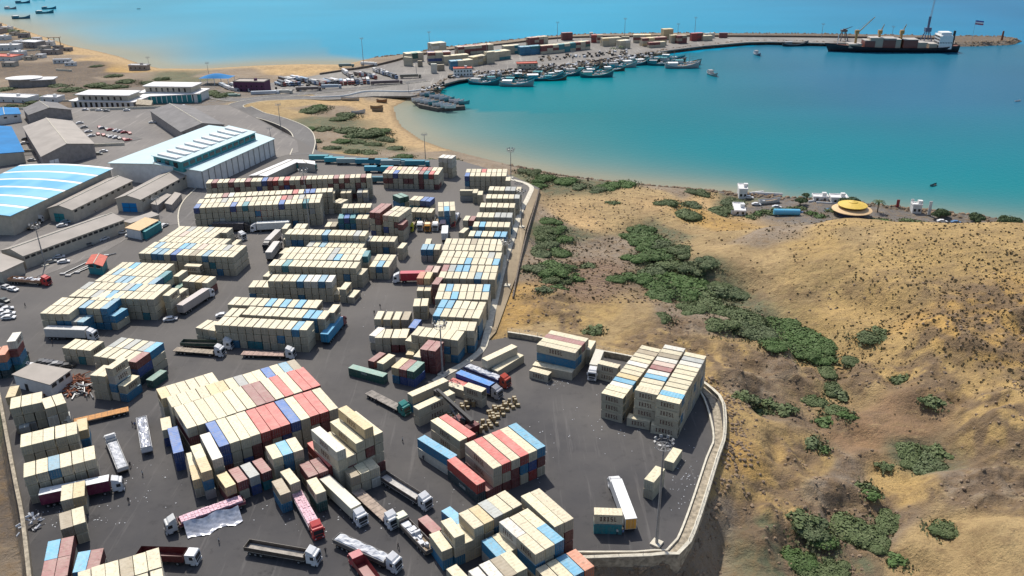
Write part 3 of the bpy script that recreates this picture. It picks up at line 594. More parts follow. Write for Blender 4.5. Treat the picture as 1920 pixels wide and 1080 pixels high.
def corr(mb, p0, p1, z0, z1, nrm, nseg, dep=0.05):
    """corrugated sheet from p0 to p1"""
    p0 = np.array(p0); p1 = np.array(p1); nrm = np.array(nrm); vs = []; tot = nseg*4
    for i in range(tot+1):
        t = i/tot; ph = i % 4; o = 0 if ph in (0, 1) else -dep; q = p0+(p1-p0)*t+nrm*o
        if ph == 0: pass
        vs += [(q[0], q[1], z0), (q[0], q[1], z1)]
    fs = [(2*i, 2*i+2, 2*i+3, 2*i+1) for i in range(tot)]; mb.add(vs, fs)
def body_mesh(L, th):
    Lh = (6.06 if L == 20 else 12.19)/2; W = 1.19; H = th-.15; mb = MB()
    for sx in (-1, 1):
        for sy in (-1, 1): mb.box(sx*Lh-(.16 if sx > 0 else 0), sx*Lh+(.16 if sx < 0 else 0), sy*W-(.14 if sy > 0 else 0), sy*W+(.14 if sy < 0 else 0), 0, H)
    for sy in (-1, 1):
        y0, y1 = (W-.07, W-.002) if sy > 0 else (-W+.002, -W+.07)
        mb.box(-Lh+.16, Lh-.16, y0, y1, 0.01, .16); mb.box(-Lh+.16, Lh-.16, y0, y1, H-.12, H-.01)
    mb.box(-Lh+.002, -Lh+.08, -W+.14, W-.14, 0.01, .16); mb.box(-Lh+.002, -Lh+.08, -W+.14, W-.14, H-.12, H-.01)
    mb.box(Lh-.08, Lh-.002, -W+.14, W-.14, 0.01, .14); mb.box(Lh-.08, Lh-.002, -W+.14, W-.14, H-.12, H-.01)
    ns = 16 if L == 20 else 32
    corr(mb, (-Lh+.16, -W+.02, 0), (Lh-.16, -W+.02, 0), .16, H-.12, (0, -1, 0), ns); corr(mb, (Lh-.16, W-.02, 0), (-Lh+.16, W-.02, 0), .16, H-.12, (0, 1, 0), ns)
    corr(mb, (-Lh+.03, W-.14, 0), (-Lh+.03, -W+.14, 0), .16, H-.12, (-1, 0, 0), 8)
    return mb.mesh('container_body', M_side)
def roof_mesh(L, th, dent):
    Lh = (6.06 if L == 20 else 12.19)/2; W = 1.19; H = th-.15; mb = MB(); n = 14 if L == 20 else 28; R = random.Random(dent)
    vs = []; ys = [-W, -W+.10, -.6, 0, .6, W-.10, W]
    for i in range(n+1):
        x = -Lh+2*Lh*i/n
        for j, y in enumerate(ys):
            z = H+.002
            if 0 < i < n and 0 < j < 6: z += (.035 if i % 2 else -.005)-(R.random()**6*.07 if 1 < j < 5 else 0)
            vs.append((x, y, z))
    vs_n = len(ys); fs = [(i*vs_n+j, (i+1)*vs_n+j, (i+1)*vs_n+j+1, i*vs_n+j+1) for i in range(n) for j in range(vs_n-1)]
    mb.add(vs, fs); return mb.mesh('container_roof', M_roof)
def door_mesh(th):
    W = 1.05; H = th-.15; mb = MB()
    for s in (-1, 1):
        y0, y1 = (.015, W-.01) if s > 0 else (-W+.01, -.015)
        mb.box(.0, .05, y0, y1, .15, H-.13)
        for z in (.45, 1.0, 1.55, 2.1): mb.box(.05, .075, y0+.05, y1-.05, z, z+.12)
        for yy in (y0+.25, y1-.25): mb.cyl((.11, yy, .12), (.11, yy, H-.10), .028, n=6, m=1); mb.box(.075, .125, yy-.18, yy+.05, .95, 1.03, 1)
    return mb.mesh('container_door', [M_side, M_metal])
GLY = {'I': [(.3,.7,0,1),(.1,.9,0,.12),(.1,.9,.88,1)], 'R': [(.1,.34,0,1),(.0,.45,0,.1),(.34,.8,.88,1),(.34,.8,.46,.58),(.66,.9,.55,.9),(.5,.72,.2,.48),(.64,1.0,0,.22)],
       'S': [(.1,.9,0,.14),(.1,.9,.43,.57),(.1,.9,.86,1),(.7,.95,.1,.5),(.05,.3,.5,.9)], 'L': [(.15,.42,0,1),(.15,.95,0,.14),(.05,.5,.9,1)],
       'C': [(.05,.32,.1,.9),(.2,.9,0,.15),(.2,.9,.85,1)], 'O': [(.05,.3,.1,.9),(.7,.95,.1,.9),(.2,.8,0,.14),(.2,.8,.86,1)], 'H': [(.05,.3,0,1),(.7,.95,0,1),(.3,.7,.43,.57)], 'N': [(.05,.28,0,1),(.72,.95,0,1),(.25,.5,.5,.85),(.5,.75,.15,.5)],
       'A': [(.05,.3,0,.85),(.7,.95,0,.85),(.2,.8,.85,1),(.3,.7,.38,.5)], 'P': [(.05,.3,0,1),(.3,.8,.86,1),(.3,.8,.45,.58),(.7,.95,.52,.9)]}
def text_mesh(word, h, wd, gap, mat):
    mb = MB(); n = len(word); tw = n*wd+(n-1)*gap
    for i, ch in enumerate(word):
        if ch == ' ': continue
        for a, b, c, d in GLY[ch]: mb.box(-tw/2+i*(wd+gap)+a*wd, -tw/2+i*(wd+gap)+b*wd, -.012, .012, c*h, d*h)
    return mb.mesh('lettering', mat)
def add_text(root, word, L, th, side, big=1.0, mat=None, x=0.0, zc=.5):
    h = 1.1*big; me = cached(('t', word, big, mat), lambda: text_mesh(word, h, .52*big, .24*big, mat or M_letter))
    o = link('lettering', me, root); o.location = (x, side*1.205, th*zc-h/2); o.rotation_euler = (0, 0, 0 if side < 0 else math.pi)
    return o
def container(loc, yaw, L, th, ch, label, group='shipping containers stacked in the yard', door=1, text=0, textside=-1):
    o = link('shipping_container', cached(('cb', L, th), lambda: body_mesh(L, th)), None, loc, yaw); k = CC[ch]
    j = random.uniform(.76, 1.1); jt = random.uniform(.98, 1.02)
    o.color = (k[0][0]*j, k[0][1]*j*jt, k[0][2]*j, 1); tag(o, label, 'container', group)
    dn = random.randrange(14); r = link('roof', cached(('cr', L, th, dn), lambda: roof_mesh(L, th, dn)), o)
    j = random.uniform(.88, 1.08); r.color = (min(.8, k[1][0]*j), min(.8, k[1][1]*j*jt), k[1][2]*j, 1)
    Lh = (6.06 if L == 20 else 12.19)/2
    d = link('door', cached(('cd', th), lambda: door_mesh(th)), o); d.color = o.color
    if door > 0: d.location = (Lh-.10, 0, 0)
    else: d.location = (-Lh+.035, 0, 0); d.rotation_euler = (0, 0, math.pi)
    if text: add_text(o, 'IRISL', L, th, textside, 1.0 if L == 20 else 1.15, None)
    return o
used = {}
far = MB()
cent = {}
LAB = []
for b in boxes:
    k = CC[b['ch']]
    if b['i'] in near_set:
        one = b['n'] == 1
        s = f"{k[2]} container, "
        s += ('standing alone' if (b['h'] == 1 and b['n'] == 1) else f"{b['tier']} tier" if b['h'] > 1 else 'single layer')
        if not one: s += f", {ORD[b['c']+1]} from left"
        if b['nr'] > 1: s += ', ' + (['front row', 'back row'] if b['nr'] == 2 else [['front row', 'second row', 'third row', 'fourth row', 'fifth row'][min(i, 4)] for i in range(12)] if b['nr'] < 6 else [f'{ORD[i+1]} row' for i in range(20)])[b['r']]
        s += ', ' + b['ph']; LAB.append(s)
        lz = b['z']
        # lettering on the long side that looks towards the camera
        dirx = np.array([math.cos(b['yaw']), math.sin(b['yaw'])]); ny = np.array([-dirx[1], dirx[0]]); ts = 1 if (ny@b['pos']) < 0 else -1
        open_side = b['near'] if b['ori'] == 's' else b['side']
        tx = open_side and b['ch'] in 'cyw' and (b['ori'] == 's' or random.random() < .55) and b['ut'] != 0
        if b['ut'] == 1 and open_side and b['ch'] in 'cyw': tx = True
        o = container((b['pos'][0], b['pos'][1], lz), b['yaw'], b['L'], b['th'], b['ch'], s, door=(-1 if b['ori'] == 'e' else random.choice((1, -1))), text=tx, textside=ts)
        if b['ut'] == 2 and b['ch'] == 'D': add_text(o, 'CHINA', 40, b['th'], ts, .7, M_wletter, 0)
        if b['ut'] == 3: add_text(o, 'COSCO', 40, b['th'], ts, .55, M_wletter, -.6, .72)
        b['o'] = o
    else:
        Lh = (6.06 if b['L'] == 20 else 12.19)/2-.05; W = 1.12; H = b['th']-.27; cy, sy = math.cos(b['yaw']), math.sin(b['yaw']); j = random.uniform(.72, 1.12)
        vs = [(b['pos'][0]+cy*x-sy*y, b['pos'][1]+sy*x+cy*y, b['z']+z) for z in (0, H) for x, y in ((-Lh, -W), (Lh, -W), (Lh, W), (-Lh, W))]
        ins = [(b['pos'][0]+cy*x-sy*y, b['pos'][1]+sy*x+cy*y, b['z']+z) for z in (H, H+.03) for x, y in ((-Lh+.1, -W+.1), (Lh-.1, -W+.1), (Lh-.1, W-.1), (-Lh+.1, W-.1))]
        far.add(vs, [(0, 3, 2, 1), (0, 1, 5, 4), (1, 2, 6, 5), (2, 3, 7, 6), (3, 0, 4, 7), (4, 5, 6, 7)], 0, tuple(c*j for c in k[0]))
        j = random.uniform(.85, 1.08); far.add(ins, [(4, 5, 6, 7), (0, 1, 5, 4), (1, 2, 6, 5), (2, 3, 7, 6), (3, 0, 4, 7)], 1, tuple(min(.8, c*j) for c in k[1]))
        for s in (-1, 1):   # the two door leaves and their bars at the end that faces out
            for yy in (-.55, .55):
                x0 = s*(Lh+.004); q = [(x0, yy-.48), (x0, yy+.48)]
                pv = [(b['pos'][0]+cy*x-sy*y, b['pos'][1]+sy*x+cy*y, b['z']+z) for z in (.15, H-.15) for x, y in q]
                far.add(pv, [(0, 1, 3, 2) if s > 0 else (1, 0, 2, 3)], 0, tuple(c*j*.72 for c in k[0]))
if far.v: tag(far.obj('distant_containers', [M_sideA, M_roofA], colors=True), 'the farther rows of stacked shipping containers, cream, blue, maroon and white', 'containers', kind='stuff')
from collections import Counter
dup = [s for s, n in Counter(LAB).items() if n > 1]; longl = [s for s in LAB if len(s.split()) > 16]
print('dup labels', len(dup), dup[:5], 'long', len(longl), longl[:5])
# ------------------------------------------------------------------ walls, kerbs, fences
M_stone = flat('brown_stone', (0.15, 0.12, 0.095), .95, 0, .4, .6)
def PW(pts, z=0.0): return [tuple(P(x, y, z)[:2])+(z,) for x, y in pts]
def wall(name, pts, wid, h0, h1, mat, label, cat='wall', smooth=True, zf=None, cap=None):
    mb = MB(); strip(mb, pts, wid, h0, h1, zf, 0, smooth); o = mb.obj(name, mat); tag(o, label, cat)
    if cap: mb = MB(); strip(mb, pts, wid+.15, h1+.003, h1+.12, zf, 0, smooth); mb.obj('coping', cap, o)
    return o
OUT = [(1296,706),(1336,735),(1356,762),(1358,820),(1346,860),(1292,1022),(1246,1044),(1160,1049),(1078,1052)]
INN = [(1290,710),(1312,735),(1326,765),(1338,822),(1325,860),(1270,1013),(1228,1035),(1150,1038),(1080,1038)]
wall('retaining_wall', PW(OUT), .7, -16, .95, M_conc, 'tall concrete retaining wall dropping from the lower yard to the hillside', cap=M_kerb)
wall('inner_parapet', PW(INN), .45, .01, .6, M_kerb, 'low pale kerb wall running inside the lower yard edge')
mb = MB(); strip(mb, PW([((a+c)/2, (b+d)/2) for (a, b), (c, d) in zip(OUT, INN)]), 2.0, .01, .12, None, 0); tag(mb.obj('footpath', M_conc), kind='structure')
KP = [(945,333),(963,338),(985,344),(997,352),(994,362),(987,377),(975,400),(963,440),(946,492),(931,554),(917,610),(907,650),(900,660),(870,683),(831,704),(815,716)]
wall('kerb_path', PW(KP), 2.2, .01, .22, M_kerb, 'pale concrete kerb path curving along the upper yard edge', 'kerb')
wall('ditch_wall', PW([(1011,356),(1004,385),(988,440),(978,480),(967,530),(962,560)], 0.0), .5, -2, .9, M_stone, 'dark low stone wall beside the dirt strip east of the yard')
wall('back_wall', PW([(952,631),(1008,640),(1106,662),(1175,675),(1240,690),(1296,704)]), .5, -3, 1.6, M_conc, 'concrete back wall with wire fence behind the lettered stacks', cap=M_kerb)
wall('left_wall', PW([(2,752),(14,815),(27,884),(36,930),(46,980),(55,1050),(66,1150)]), .8, -9, 2.6, M_conc, 'thick brown concrete wall along the left yard edge')
def fence(pts, h, label, z=1.6):
    o = empty('wire_fence', (0, 0, 0), 0, label, 'fence'); ln = smooth_line(pts, 3.5); mb = MB()
    for q in ln: mb.cyl((q.x, q.y, q.z), (q.x, q.y, q.z+h), .05, n=5)
    mb.obj('fence_posts', M_metal, o); mb = MB()
    for a, b in zip(ln, ln[1:]):
        for k in range(4): mb.cyl((a.x, a.y, a.z+h*(k+1)/4), (b.x, b.y, b.z+h*(k+1)/4), .018, n=3, cap=False)
    mb.obj('wires', M_metal, o)
fence([(x, y, 1.6) for x, y, z in PW([(952,631),(1008,640),(1106,662),(1175,675),(1240,690),(1296,704)])], 1.5, 'thin wire fence on top of the concrete back wall')
fence([(x, y, .95) for x, y, z in PW(OUT[2:])], 1.1, 'thin wire rail on top of the tall retaining wall')
def road(name, pts, wid, z, mat=M_road, edge=True):
    mb = MB(); zf = (lambda x, y: max(zg(x, y), z)) if z is not None else zg
    w3 = [tuple(P(x, y, zz)) for x, y, zz in pts]
    ln = smooth_line(w3, 4); vs = []; fs = []
    for q in ln: q.z = max(q.z, zg(q.x, q.y)+.12, zg(q.x+wid/2, q.y)+.12, zg(q.x-wid/2, q.y)+.12)
    for i, q in enumerate(ln):
        d = (ln[min(i+1, len(ln)-1)]-ln[max(i-1, 0)]); d.z = 0; d.normalize(); nn = Vector((-d.y, d.x, 0))*(wid/2)
        vs += [tuple(q+nn+Vector((0, 0, .05))), tuple(q-nn+Vector((0, 0, .05))), tuple(q+nn*1.05+Vector((0, 0, -2.5))), tuple(q-nn*1.05+Vector((0, 0, -2.5)))]
    for i in range(len(ln)-1):
        a = 4*i; b = a+4; fs += [(a, a+1, b+1, b), (a+2, a, b, b+2), (a+1, a+3, b+3, b+1)]
    mb.add(vs, fs); tag(mb.obj(name, mat), kind='structure')
    if edge:
        for s in (-1, 1):
            e = []
            for i, q in enumerate(ln):
                d = (ln[min(i+1, len(ln)-1)]-ln[max(i-1, 0)]); d.z = 0; d.normalize(); e.append(tuple(q+Vector((-d.y, d.x, 0))*(wid/2-.35)*s))
            mb2 = MB(); strip(mb2, e, .5, .05, .25, None, 0, False); tag(mb2.obj('kerb', M_kerb), kind='structure')
road('access_road', [(362,435,.1),(357,400,.1),(366,375,.1),(390,350,.1),(398,335,.1)], 11, None)
road('ramp_road', [(565,290,.0),(571,265,-.5),(560,243,-1.5),(520,225,-3),(470,212,-5),(440,204,-6),(455,196,-7),(500,190,-8.2),(560,186,-8.5),(640,183,-8.6)], 13, None)
road('harbour_road', [(330,180,-6),(400,183,-7),(450,190,-8),(520,182,-8.6),(600,172,-8.6),(680,165,-8.6),(740,157,-8.6),(800,150,-8.6)], 12, None)
road('town_road', [(-60,300,.15),(60,287,.15),(130,278,.15),(200,270,.15),(260,258,.15)], 9, None, M_road, False)
wall('quay_wall', PW([(470,186),(560,184),(640,181),(690,172),(770,172),(812,163)], -8.7), .6, -3, 1.0, M_white, 'white quay wall above the small sandy beach', zf=None)
wall('sea_wall', PW([(600,140),(690,126),(735,116),(770,107),(840,95),(940,84),(1060,71.5),(1250,68.5),(1450,69),(1560,70),(1790,74)], -8.7), 1.2, -2, 1.5, M_stone, 'long dark parapet along the seaward side of the breakwater')
# ------------------------------------------------------------------ buildings
M_wallb = flat('cream_render', (0.42, 0.38, 0.31), .9, 0, .12, .5); M_wallw = flat('white_render', (0.62, 0.62, 0.60), .8, 0, .1, .5); M_wallg = flat('grey_blockwork', (0.27, 0.24, 0.22), .9, 0, .2, .5)
M_rg = flat('grey_sheet_roof', (0.33, 0.29, 0.25), .7, 0, .15, .1); M_rb = flat('blue_sheet_roof', (0.0, 0.17, 0.42), .85, 0, .15, .1); M_rw = flat('pale_blue_sheet_roof', (0.44, 0.58, 0.60), .5, 0, .08, .1)
M_rd = flat('dark_grey_roof', (0.17, 0.16, 0.155), .8, 0, .2, .15); M_teal = flat('teal_cladding', (0.02, 0.22, 0.24), .5, 0, .2, .4); M_rwh = flat('white_flat_roof', (0.72, 0.70, 0.68), .8, 0, .1, .3)
M_purple = flat('purple_wall', (0.10, 0.035, 0.08), .8, 0, .2); M_redr = flat('red_roof', (0.5, 0.10, 0.06), .7, 0, .2); M_yel = flat('yellow_canopy', (0.62, 0.42, 0.06), .6, 0, .1); M_tan = flat('tan_canopy', (0.62, 0.42, 0.22), .7, 0, .1)
def stripe_roof():
    m, nt, b = newmat('striped_blue_roof'); tc = nt.nodes.new('ShaderNodeTexCoord'); sp = nt.nodes.new('ShaderNodeSeparateXYZ'); nt.links.new(tc.outputs['UV'], sp.inputs[0])
    # translucent and painted panels alternate along the length
    w = nt.nodes.new('ShaderNodeMath'); w.operation = 'FRACT'; k = math_(nt, 'MULTIPLY', sp.outputs[1], 6.0); nt.links.new(k, w.inputs[0])
    n = noisetex(nt, tc.outputs['Object'], .04, 2); c = mix(nt, (0.01, 0.30, 0.55), (0.12, 0.42, 0.55), ramp(nt, n, .42, .58)); c = mix(nt, c, (0.74, 0.76, 0.74), ramp(nt, w.outputs[0], .78, .82))
    c = mix(nt, c, (0.12, 0.13, 0.13), ramp(nt, w.outputs[0], .96, .97)); nt.links.new(c, b.inputs['Base Color']); b.inputs['Roughness'].default_value = .45; return m
M_stripe = stripe_roof()
def shed(label, pts, h, rise, wallm, roofm, base=0.0, over=.5, door=None, windows=0, eave=None, name='warehouse', cat='warehouse', ridge_vents=0, curved=False, wside=1):
    q = [Vector(P(x, y, base+h)) for x, y in pts]      # near-left, near-right, far-right, far-left at the eaves
    cen = sum(q, Vector())/4; root = empty(name, (cen.x, cen.y, base), 0, label, cat); o = Vector((cen.x, cen.y, base))
    q = [a-o for a in q]; a, b, c, d = q; up = Vector((0, 0, rise)); m1 = (a+b)/2+up; m2 = (c+d)/2+up; dn = Vector((0, 0, -h-.6)); mb = MB()
    ins = [x-(x-Vector((0, 0, x.z)))*0.006 for x in q]
    mb.add([a, b, c, d, a+dn, b+dn, c+dn, d+dn, m1, m2], [(4, 5, 1, 0), (5, 6, 2, 1), (6, 7, 3, 2), (7, 4, 0, 3)]+([(0, 1, 8), (2, 3, 9)] if rise else [(0, 1, 2, 3)])); mb.obj('wall', wallm, root)
    ax = (m2-m1); L = ax.length; ax.normalize(); sd = (b-a).normalized()
    e = over; T = Vector((0, 0, .25)); lift = Vector((0, 0, .06)); rb = MB(); vs = []; n = 8 if curved else 2
    prof = []
    for i in range(n+1):
        t = i/n; z = rise*(math.sin(math.pi*t) if curved else 1-abs(2*t-1)); prof.append((t, z))
    for end, (l, r) in enumerate(((a, b), (d, c))):
        off = ax*(-e if end == 0 else e)
        for t, z in prof:
            p = l.lerp(r, t)+sd*((t-.5)*2*e)+off+Vector((0, 0, z-(e*rise/((b-a).length/2) if (t in (0, 1) and rise) else 0)))+lift; vs += [p, p+T]
    k = 2*(n+1); fs = []
    for i in range(n): fs += [(2*i+1, 2*i+3, k+2*i+3, k+2*i+1), (2*i, k+2*i, k+2*i+2, 2*i+2), (2*i, 2*i+2, 2*i+3, 2*i+1), (k+2*i, k+2*i+1, k+2*i+3, k+2*i+2)]
    fs += [(0, 1, k+1, k), (2*n, k+2*n, k+2*n+1, 2*n+1)]; rb.add(vs, fs); ro = rb.obj('roof', roofm, root)
    if roofm is M_stripe:
        uv = ro.data.uv_layers.new(name='UVMap'); 
        for lp in ro.data.loops: vi = lp.vertex_index; uv.data[lp.index].uv = ((vi % k)/k, 0 if vi < k else 1)
    if rise and not curved:
        mb = MB(); mb.cyl(m1+Vector((0, 0, .36))-ax*e, m2+Vector((0, 0, .36))+ax*e, .22, n=6); mb.obj('ridge_cap', M_kerb, ro)
    fw = (b-a); fl = fw.length; fn = Vector((fw.y, -fw.x, 0)).normalized(); yaw = math.atan2(fw.y, fw.x)
    if door:
        mb = MB(); wd, hd = door[:2]; mb.box(-wd/2, wd/2, -.08, .02, 0, hd); mb.box(-.06, .06, -.14, -.08, 0, hd, 1); mb.box(-wd/2, wd/2, -.14, -.08, hd*.5, hd*.5+.12, 1)
        dq = mb.obj('door', [door[2], M_dark], root); dq.location = a.lerp(b, door[3] if len(door) > 3 else .5)+Vector((0, 0, -h)); dq.rotation_euler = (0, 0, yaw)
    if windows:
        s0, s1 = (b, c) if wside == 1 else (a, b); wv = s1-s0; yw = math.atan2(wv.y, wv.x)
        for i in range(windows):
            p = s0.lerp(s1, (i+.5)/windows); me = cached(('win', wallm.name), lambda: (lambda w_: (w_.box(-.9, .9, -.06, .0, 0, 1.0, 0), w_.box(-1.05, 1.05, -.10, -.0, -.12, 0, 1), w_)[2])(MB()).mesh('window', [M_glass, M_kerb]))
            wo_ = link('window', me, root); wo_.location = p+Vector((0, 0, -min(1.6, h*.3))); wo_.rotation_euler = (0, 0, yw)
    return root
shed('huge warehouse with curved blue and white striped roof', [(20,404),(-190,404),(-40,312),(207,317)][::-1] and [(-150,400),(18,404),(207,317),(40,311)], 9, 1.3, M_wallb, M_stripe, curved=True, over=1.2)
shed('long beige roofed shed beside the striped warehouse', [(90,391),(135,394),(247,339.5),(200,336)], 6, 1.8, M_wallb, M_rg, door=(5, 4, M_teal, .4), windows=10)
shed('long beige roofed shed with a blue door', [(217,373),(263,374.5),(359,323.5),(313,321.5)], 6, 1.8, M_wallb, M_rg, door=(7, 4.2, M_rb, .5), windows=9)
shed('longest beige roofed shed along the car road', [(2,470),(44,480),(232,412),(190,405)], 5.5, 1.8, M_wallb, M_rg, door=(4, 3.5, M_wallg), windows=18)
shed('low shed cut by the left picture edge', [(-60,496),(2,510),(43,492),(-40,470)], 4.5, 1.0, M_wallb, M_rg)
shed('big grey gabled warehouse north of the town road', [(78,294),(176,270),(134,227.5),(44,238)], 7, 3.5, M_wallg, M_rg, door=(5, 4, M_white, .2))
shed('smaller dark gabled warehouse behind the big grey one', [(54,216),(133,206),(107,193),(44,204)], 6, 3, M_wallg, M_rd, windows=4)
shed('wide dark roofed warehouse with pale ridge', [(340,247.5),(420,234),(357,199),(282,208)], 6, 3, M_wallg, M_rd, windows=8, wside=0)
shed('blue roofed shed at the left picture edge', [(-60,300),(44,285),(20,238),(-60,240)], 6, 1, M_wallb, M_rb)
shed('small blue roofed house in the town', [(-20,222),(38,214),(33,203),(-20,206)], 5, 1, M_wallw, M_rb, windows=3, wside=0)
shed('flat grey roofed office beside the scrap heap', [(25,703),(94,722),(132,695),(62,683)], 4.2, 0, M_wallw, M_rg, over=.3, windows=3, door=(1.2, 2.2, M_dark, .3), name='office_building', cat='building')
shed('pink roofed office among parked cars', [(236,428),(262,433),(297,414),(272,409)], 4, 0, M_wallw, M_tan, over=.3, windows=4, name='office_building', cat='building')
shed('low teal annex beside the pink roofed office', [(262,433),(272,436),(302,418),(294,414)], 3.2, 0, M_teal, M_teal, over=.1, name='office_annex', cat='building')
shed('small teal kiosk with a red roof near the loader', [(164,495),(190,498),(198,482),(174,480)], 4, .6, M_teal, M_redr, over=.8, windows=2, wside=0, name='kiosk', cat='kiosk')
shed('flat extension at the end of the long beige shed', [(232,416),(245,419),(298,404),(285,398)], 3.5, 0, M_wallb, M_rg, over=.2, name='annex', cat='building')
shed('grey open shelter by the car park', [(255,196),(283,198),(286,189),(258,187)], 4, 0, M_conc, M_conc, over=.3, base=-4, name='shelter', cat='shelter')
shed('pale flat canopy bent round the top of the yard', [(468,330),(500,331),(560,303),(540,300)], 4, .4, M_wallb, M_rwh, over=.3, name='canopy_building', cat='building')
shed('second pale flat canopy by the blue trailers', [(560,306),(590,309),(590,303),(545,300)], 4, .3, M_wallb, M_rwh, over=.3, name='canopy_building', cat='building')
shed('long grey trailer shed beside the blue door, left', [(283,383),(296,385.5),(322,366),(310,363)], 3, 0, M_wallg, M_rg, over=.1, name='store_shed', cat='shed')
shed('long grey trailer shed beside the blue door, right', [(309,382),(322,385),(340,364),(328,361)], 3, 0, M_wallg, M_rg, over=.1, name='store_shed', cat='shed')
# white warehouse with raised clerestory
r = shed('white warehouse with pale blue roof and raised clerestory', [(206,306),(378,321),(512,261),(392,236)], 9, 1.6, M_wallw, M_rw, over=.8, windows=0)
def clere():
    a, b, c, d = [Vector(P(x, y, 13.5)) for x, y in ((287,292),(341,304),(478,249),(428,237))]; o = r.location; mb = MB(); dn = Vector((0, 0, -5.2)); q = [x-o for x in (a, b, c, d)]
    mb.add(q+[x+dn for x in q], [(0, 1, 2, 3), (4, 5, 1, 0), (5, 6, 2, 1), (6, 7, 3, 2), (7, 4, 0, 3)]); cl = mb.obj('clerestory', M_teal, r)
    mb = MB(); lift = Vector((0, 0, .05)); cen = sum(q, Vector())/4; qq = [x+(x-cen).normalized()*1.0+lift for x in q]; mb.add(qq+[x+Vector((0, 0, .3)) for x in qq], [(3, 2, 1, 0), (4, 5, 6, 7), (0, 1, 5, 4), (1, 2, 6, 5), (2, 3, 7, 6), (3, 0, 4, 7)]); mb.obj('clerestory_roof', M_rw, cl)
    for i in range(9):
        t0 = (i+.12)/9; t1 = (i+.85)/9; mb = MB(); z = Vector((0, 0, .36))
        p = [q[3].lerp(q[2], .5) for _ in (0,)]
        A0 = q[0].lerp(q[3], t0); B0 = q[1].lerp(q[2], t0); A1 = q[0].lerp(q[3], t1); B1 = q[1].lerp(q[2], t1)
        vs = [A0.lerp(B0, .12)+z, A0.lerp(B0, .78)+z, A1.lerp(B1, .78)+z, A1.lerp(B1, .12)+z]; vs += [x+Vector((0, 0, .9 if j < 2 else .15)) for j, x in enumerate(vs)]
        mb.add(vs, [(4, 5, 6, 7), (0, 1, 5, 4), (1, 2, 6, 5), (2, 3, 7, 6), (3, 0, 4, 7)]); mb.obj('skylight', M_rwh, cl)
    for i in range(3):
        p = q[0].lerp(q[1], (i+.6)/3.4); w_ = MB(); w_.box(-1.6, 1.6, -.12, 0, 0, 2.6); x = w_.obj('window', M_glass, cl); x.location = p+Vector((0, 0, -3.6)); v = q[1]-q[0]; x.rotation_euler = (0, 0, math.atan2(v.y, v.x))
    for i in range(12):
        p = q[1].lerp(q[2], (i+.5)/12); w_ = MB(); w_.box(-1.8, 1.8, -.12, 0, 0, 1.7); x = w_.obj('window', M_glass, cl); x.location = p+Vector((0, 0, -2.6)); v = q[2]-q[1]; x.rotation_euler = (0, 0, math.atan2(v.y, v.x))
    b2, c2 = [Vector(P(x, y, 9))-o for x, y in ((378,321),(512,261))]
    mb = MB()
    for i in range(14):
        p = b2.lerp(c2, i/13); mb.box(-.22, .22, -.22, .12, -9, -.1, o=(p.x, p.y, p.z), rot=math.atan2(c2.y-b2.y, c2.x-b2.x))
    mb.obj('wall_pilasters', M_metal, r)
clere()
def house(label, px, py, w_, d_, h, base, wallm=M_wallw, roofm=M_rwh, yaw=0, win=3, cat='house', name='house', parapet=.5, sets=0):
    p = P(px, py, base); rt = empty(name, (p[0], p[1], base), yaw, label, cat); mb = MB(); mb.box(-w_/2, w_/2, -d_/2, d_/2, -1.5, h)
    mb.obj('wall', wallm, rt); mb = MB(); mb.box(-w_/2-.2, w_/2+.2, -d_/2-.2, d_/2+.2, h+.004, h+.2); R = random.Random(px)
    for s in (-1, 1): mb.box(-w_/2-.2, w_/2+.2, s*(d_/2)-.12, s*(d_/2)+.12, h+.2, h+.2+parapet); mb.box(s*w_/2-.12, s*w_/2+.12, -d_/2+.12, d_/2-.12, h+.2, h+.2+parapet)
    rf = mb.obj('roof', roofm, rt)
    if R.random() < .7: mb = MB(); mb.box(w_*.1, w_*.1+2, -1, 1, h+.2, h+2.0); mb.obj('roof_hut', wallm, rf)
    for fl in range(max(1, int(h//3))):
        for i in range(win):
            mb = MB(); x = -w_/2+(i+.5)*w_/win; mb.box(x-.55, x+.55, -d_/2-.06, -d_/2+.02, fl*3+1.0, fl*3+2.3); mb.obj('window', M_glass, rt)
    return rt
for k, a in enumerate([('grey roofed house at the left edge by the beach', -2,62,18,10,5), ('white flat roofed house left of the beach', 8,74,14,9,4), ('long white roofed house in the beach town', 16,93,26,12,5), ('grey walled compound house in the beach town', 62,88,24,14,6),
        ('small white house near the ruined gate', 38,84,12,8,4), ('low house with pale roof behind the compound', 90,85,14,7,4), ('pink roofed house at the left edge', 12,112,30,15,4), ('grey house below the compound', 98,101,18,10,4),
        ('tiny white house with blue canopy in the scrub', 118,118,16,5,3.4), ('tiny flat white hut in the scrub', 133,123,10,4,2.6), ('small grey hut on the beach bend', 262,130,18,6,4), ('white villa roof at left', 28,190,34,12,4), ('white villa beside the trees', 100,190,14,9,3.5), ('low white house at the left edge', -10,190,20,12,4)]):
    label, px, py, w_, d_, h = a; z = float(ground(*P(px, py, -8)[:2])[0]); house(label, px, py, w_, d_, h, z, M_wallg if k in (0, 3, 7, 10) else M_wallw, M_redr if 'pink' in label else (M_rd if k in (0, 7) else M_rwh), random.uniform(-.4, .1), 4 if w_ > 15 else 2)
HN = ['first', 'second', 'third', 'fourth', 'fifth', 'sixth', 'seventh', 'eighth', 'ninth', 'tenth', 'eleventh', 'twelfth']
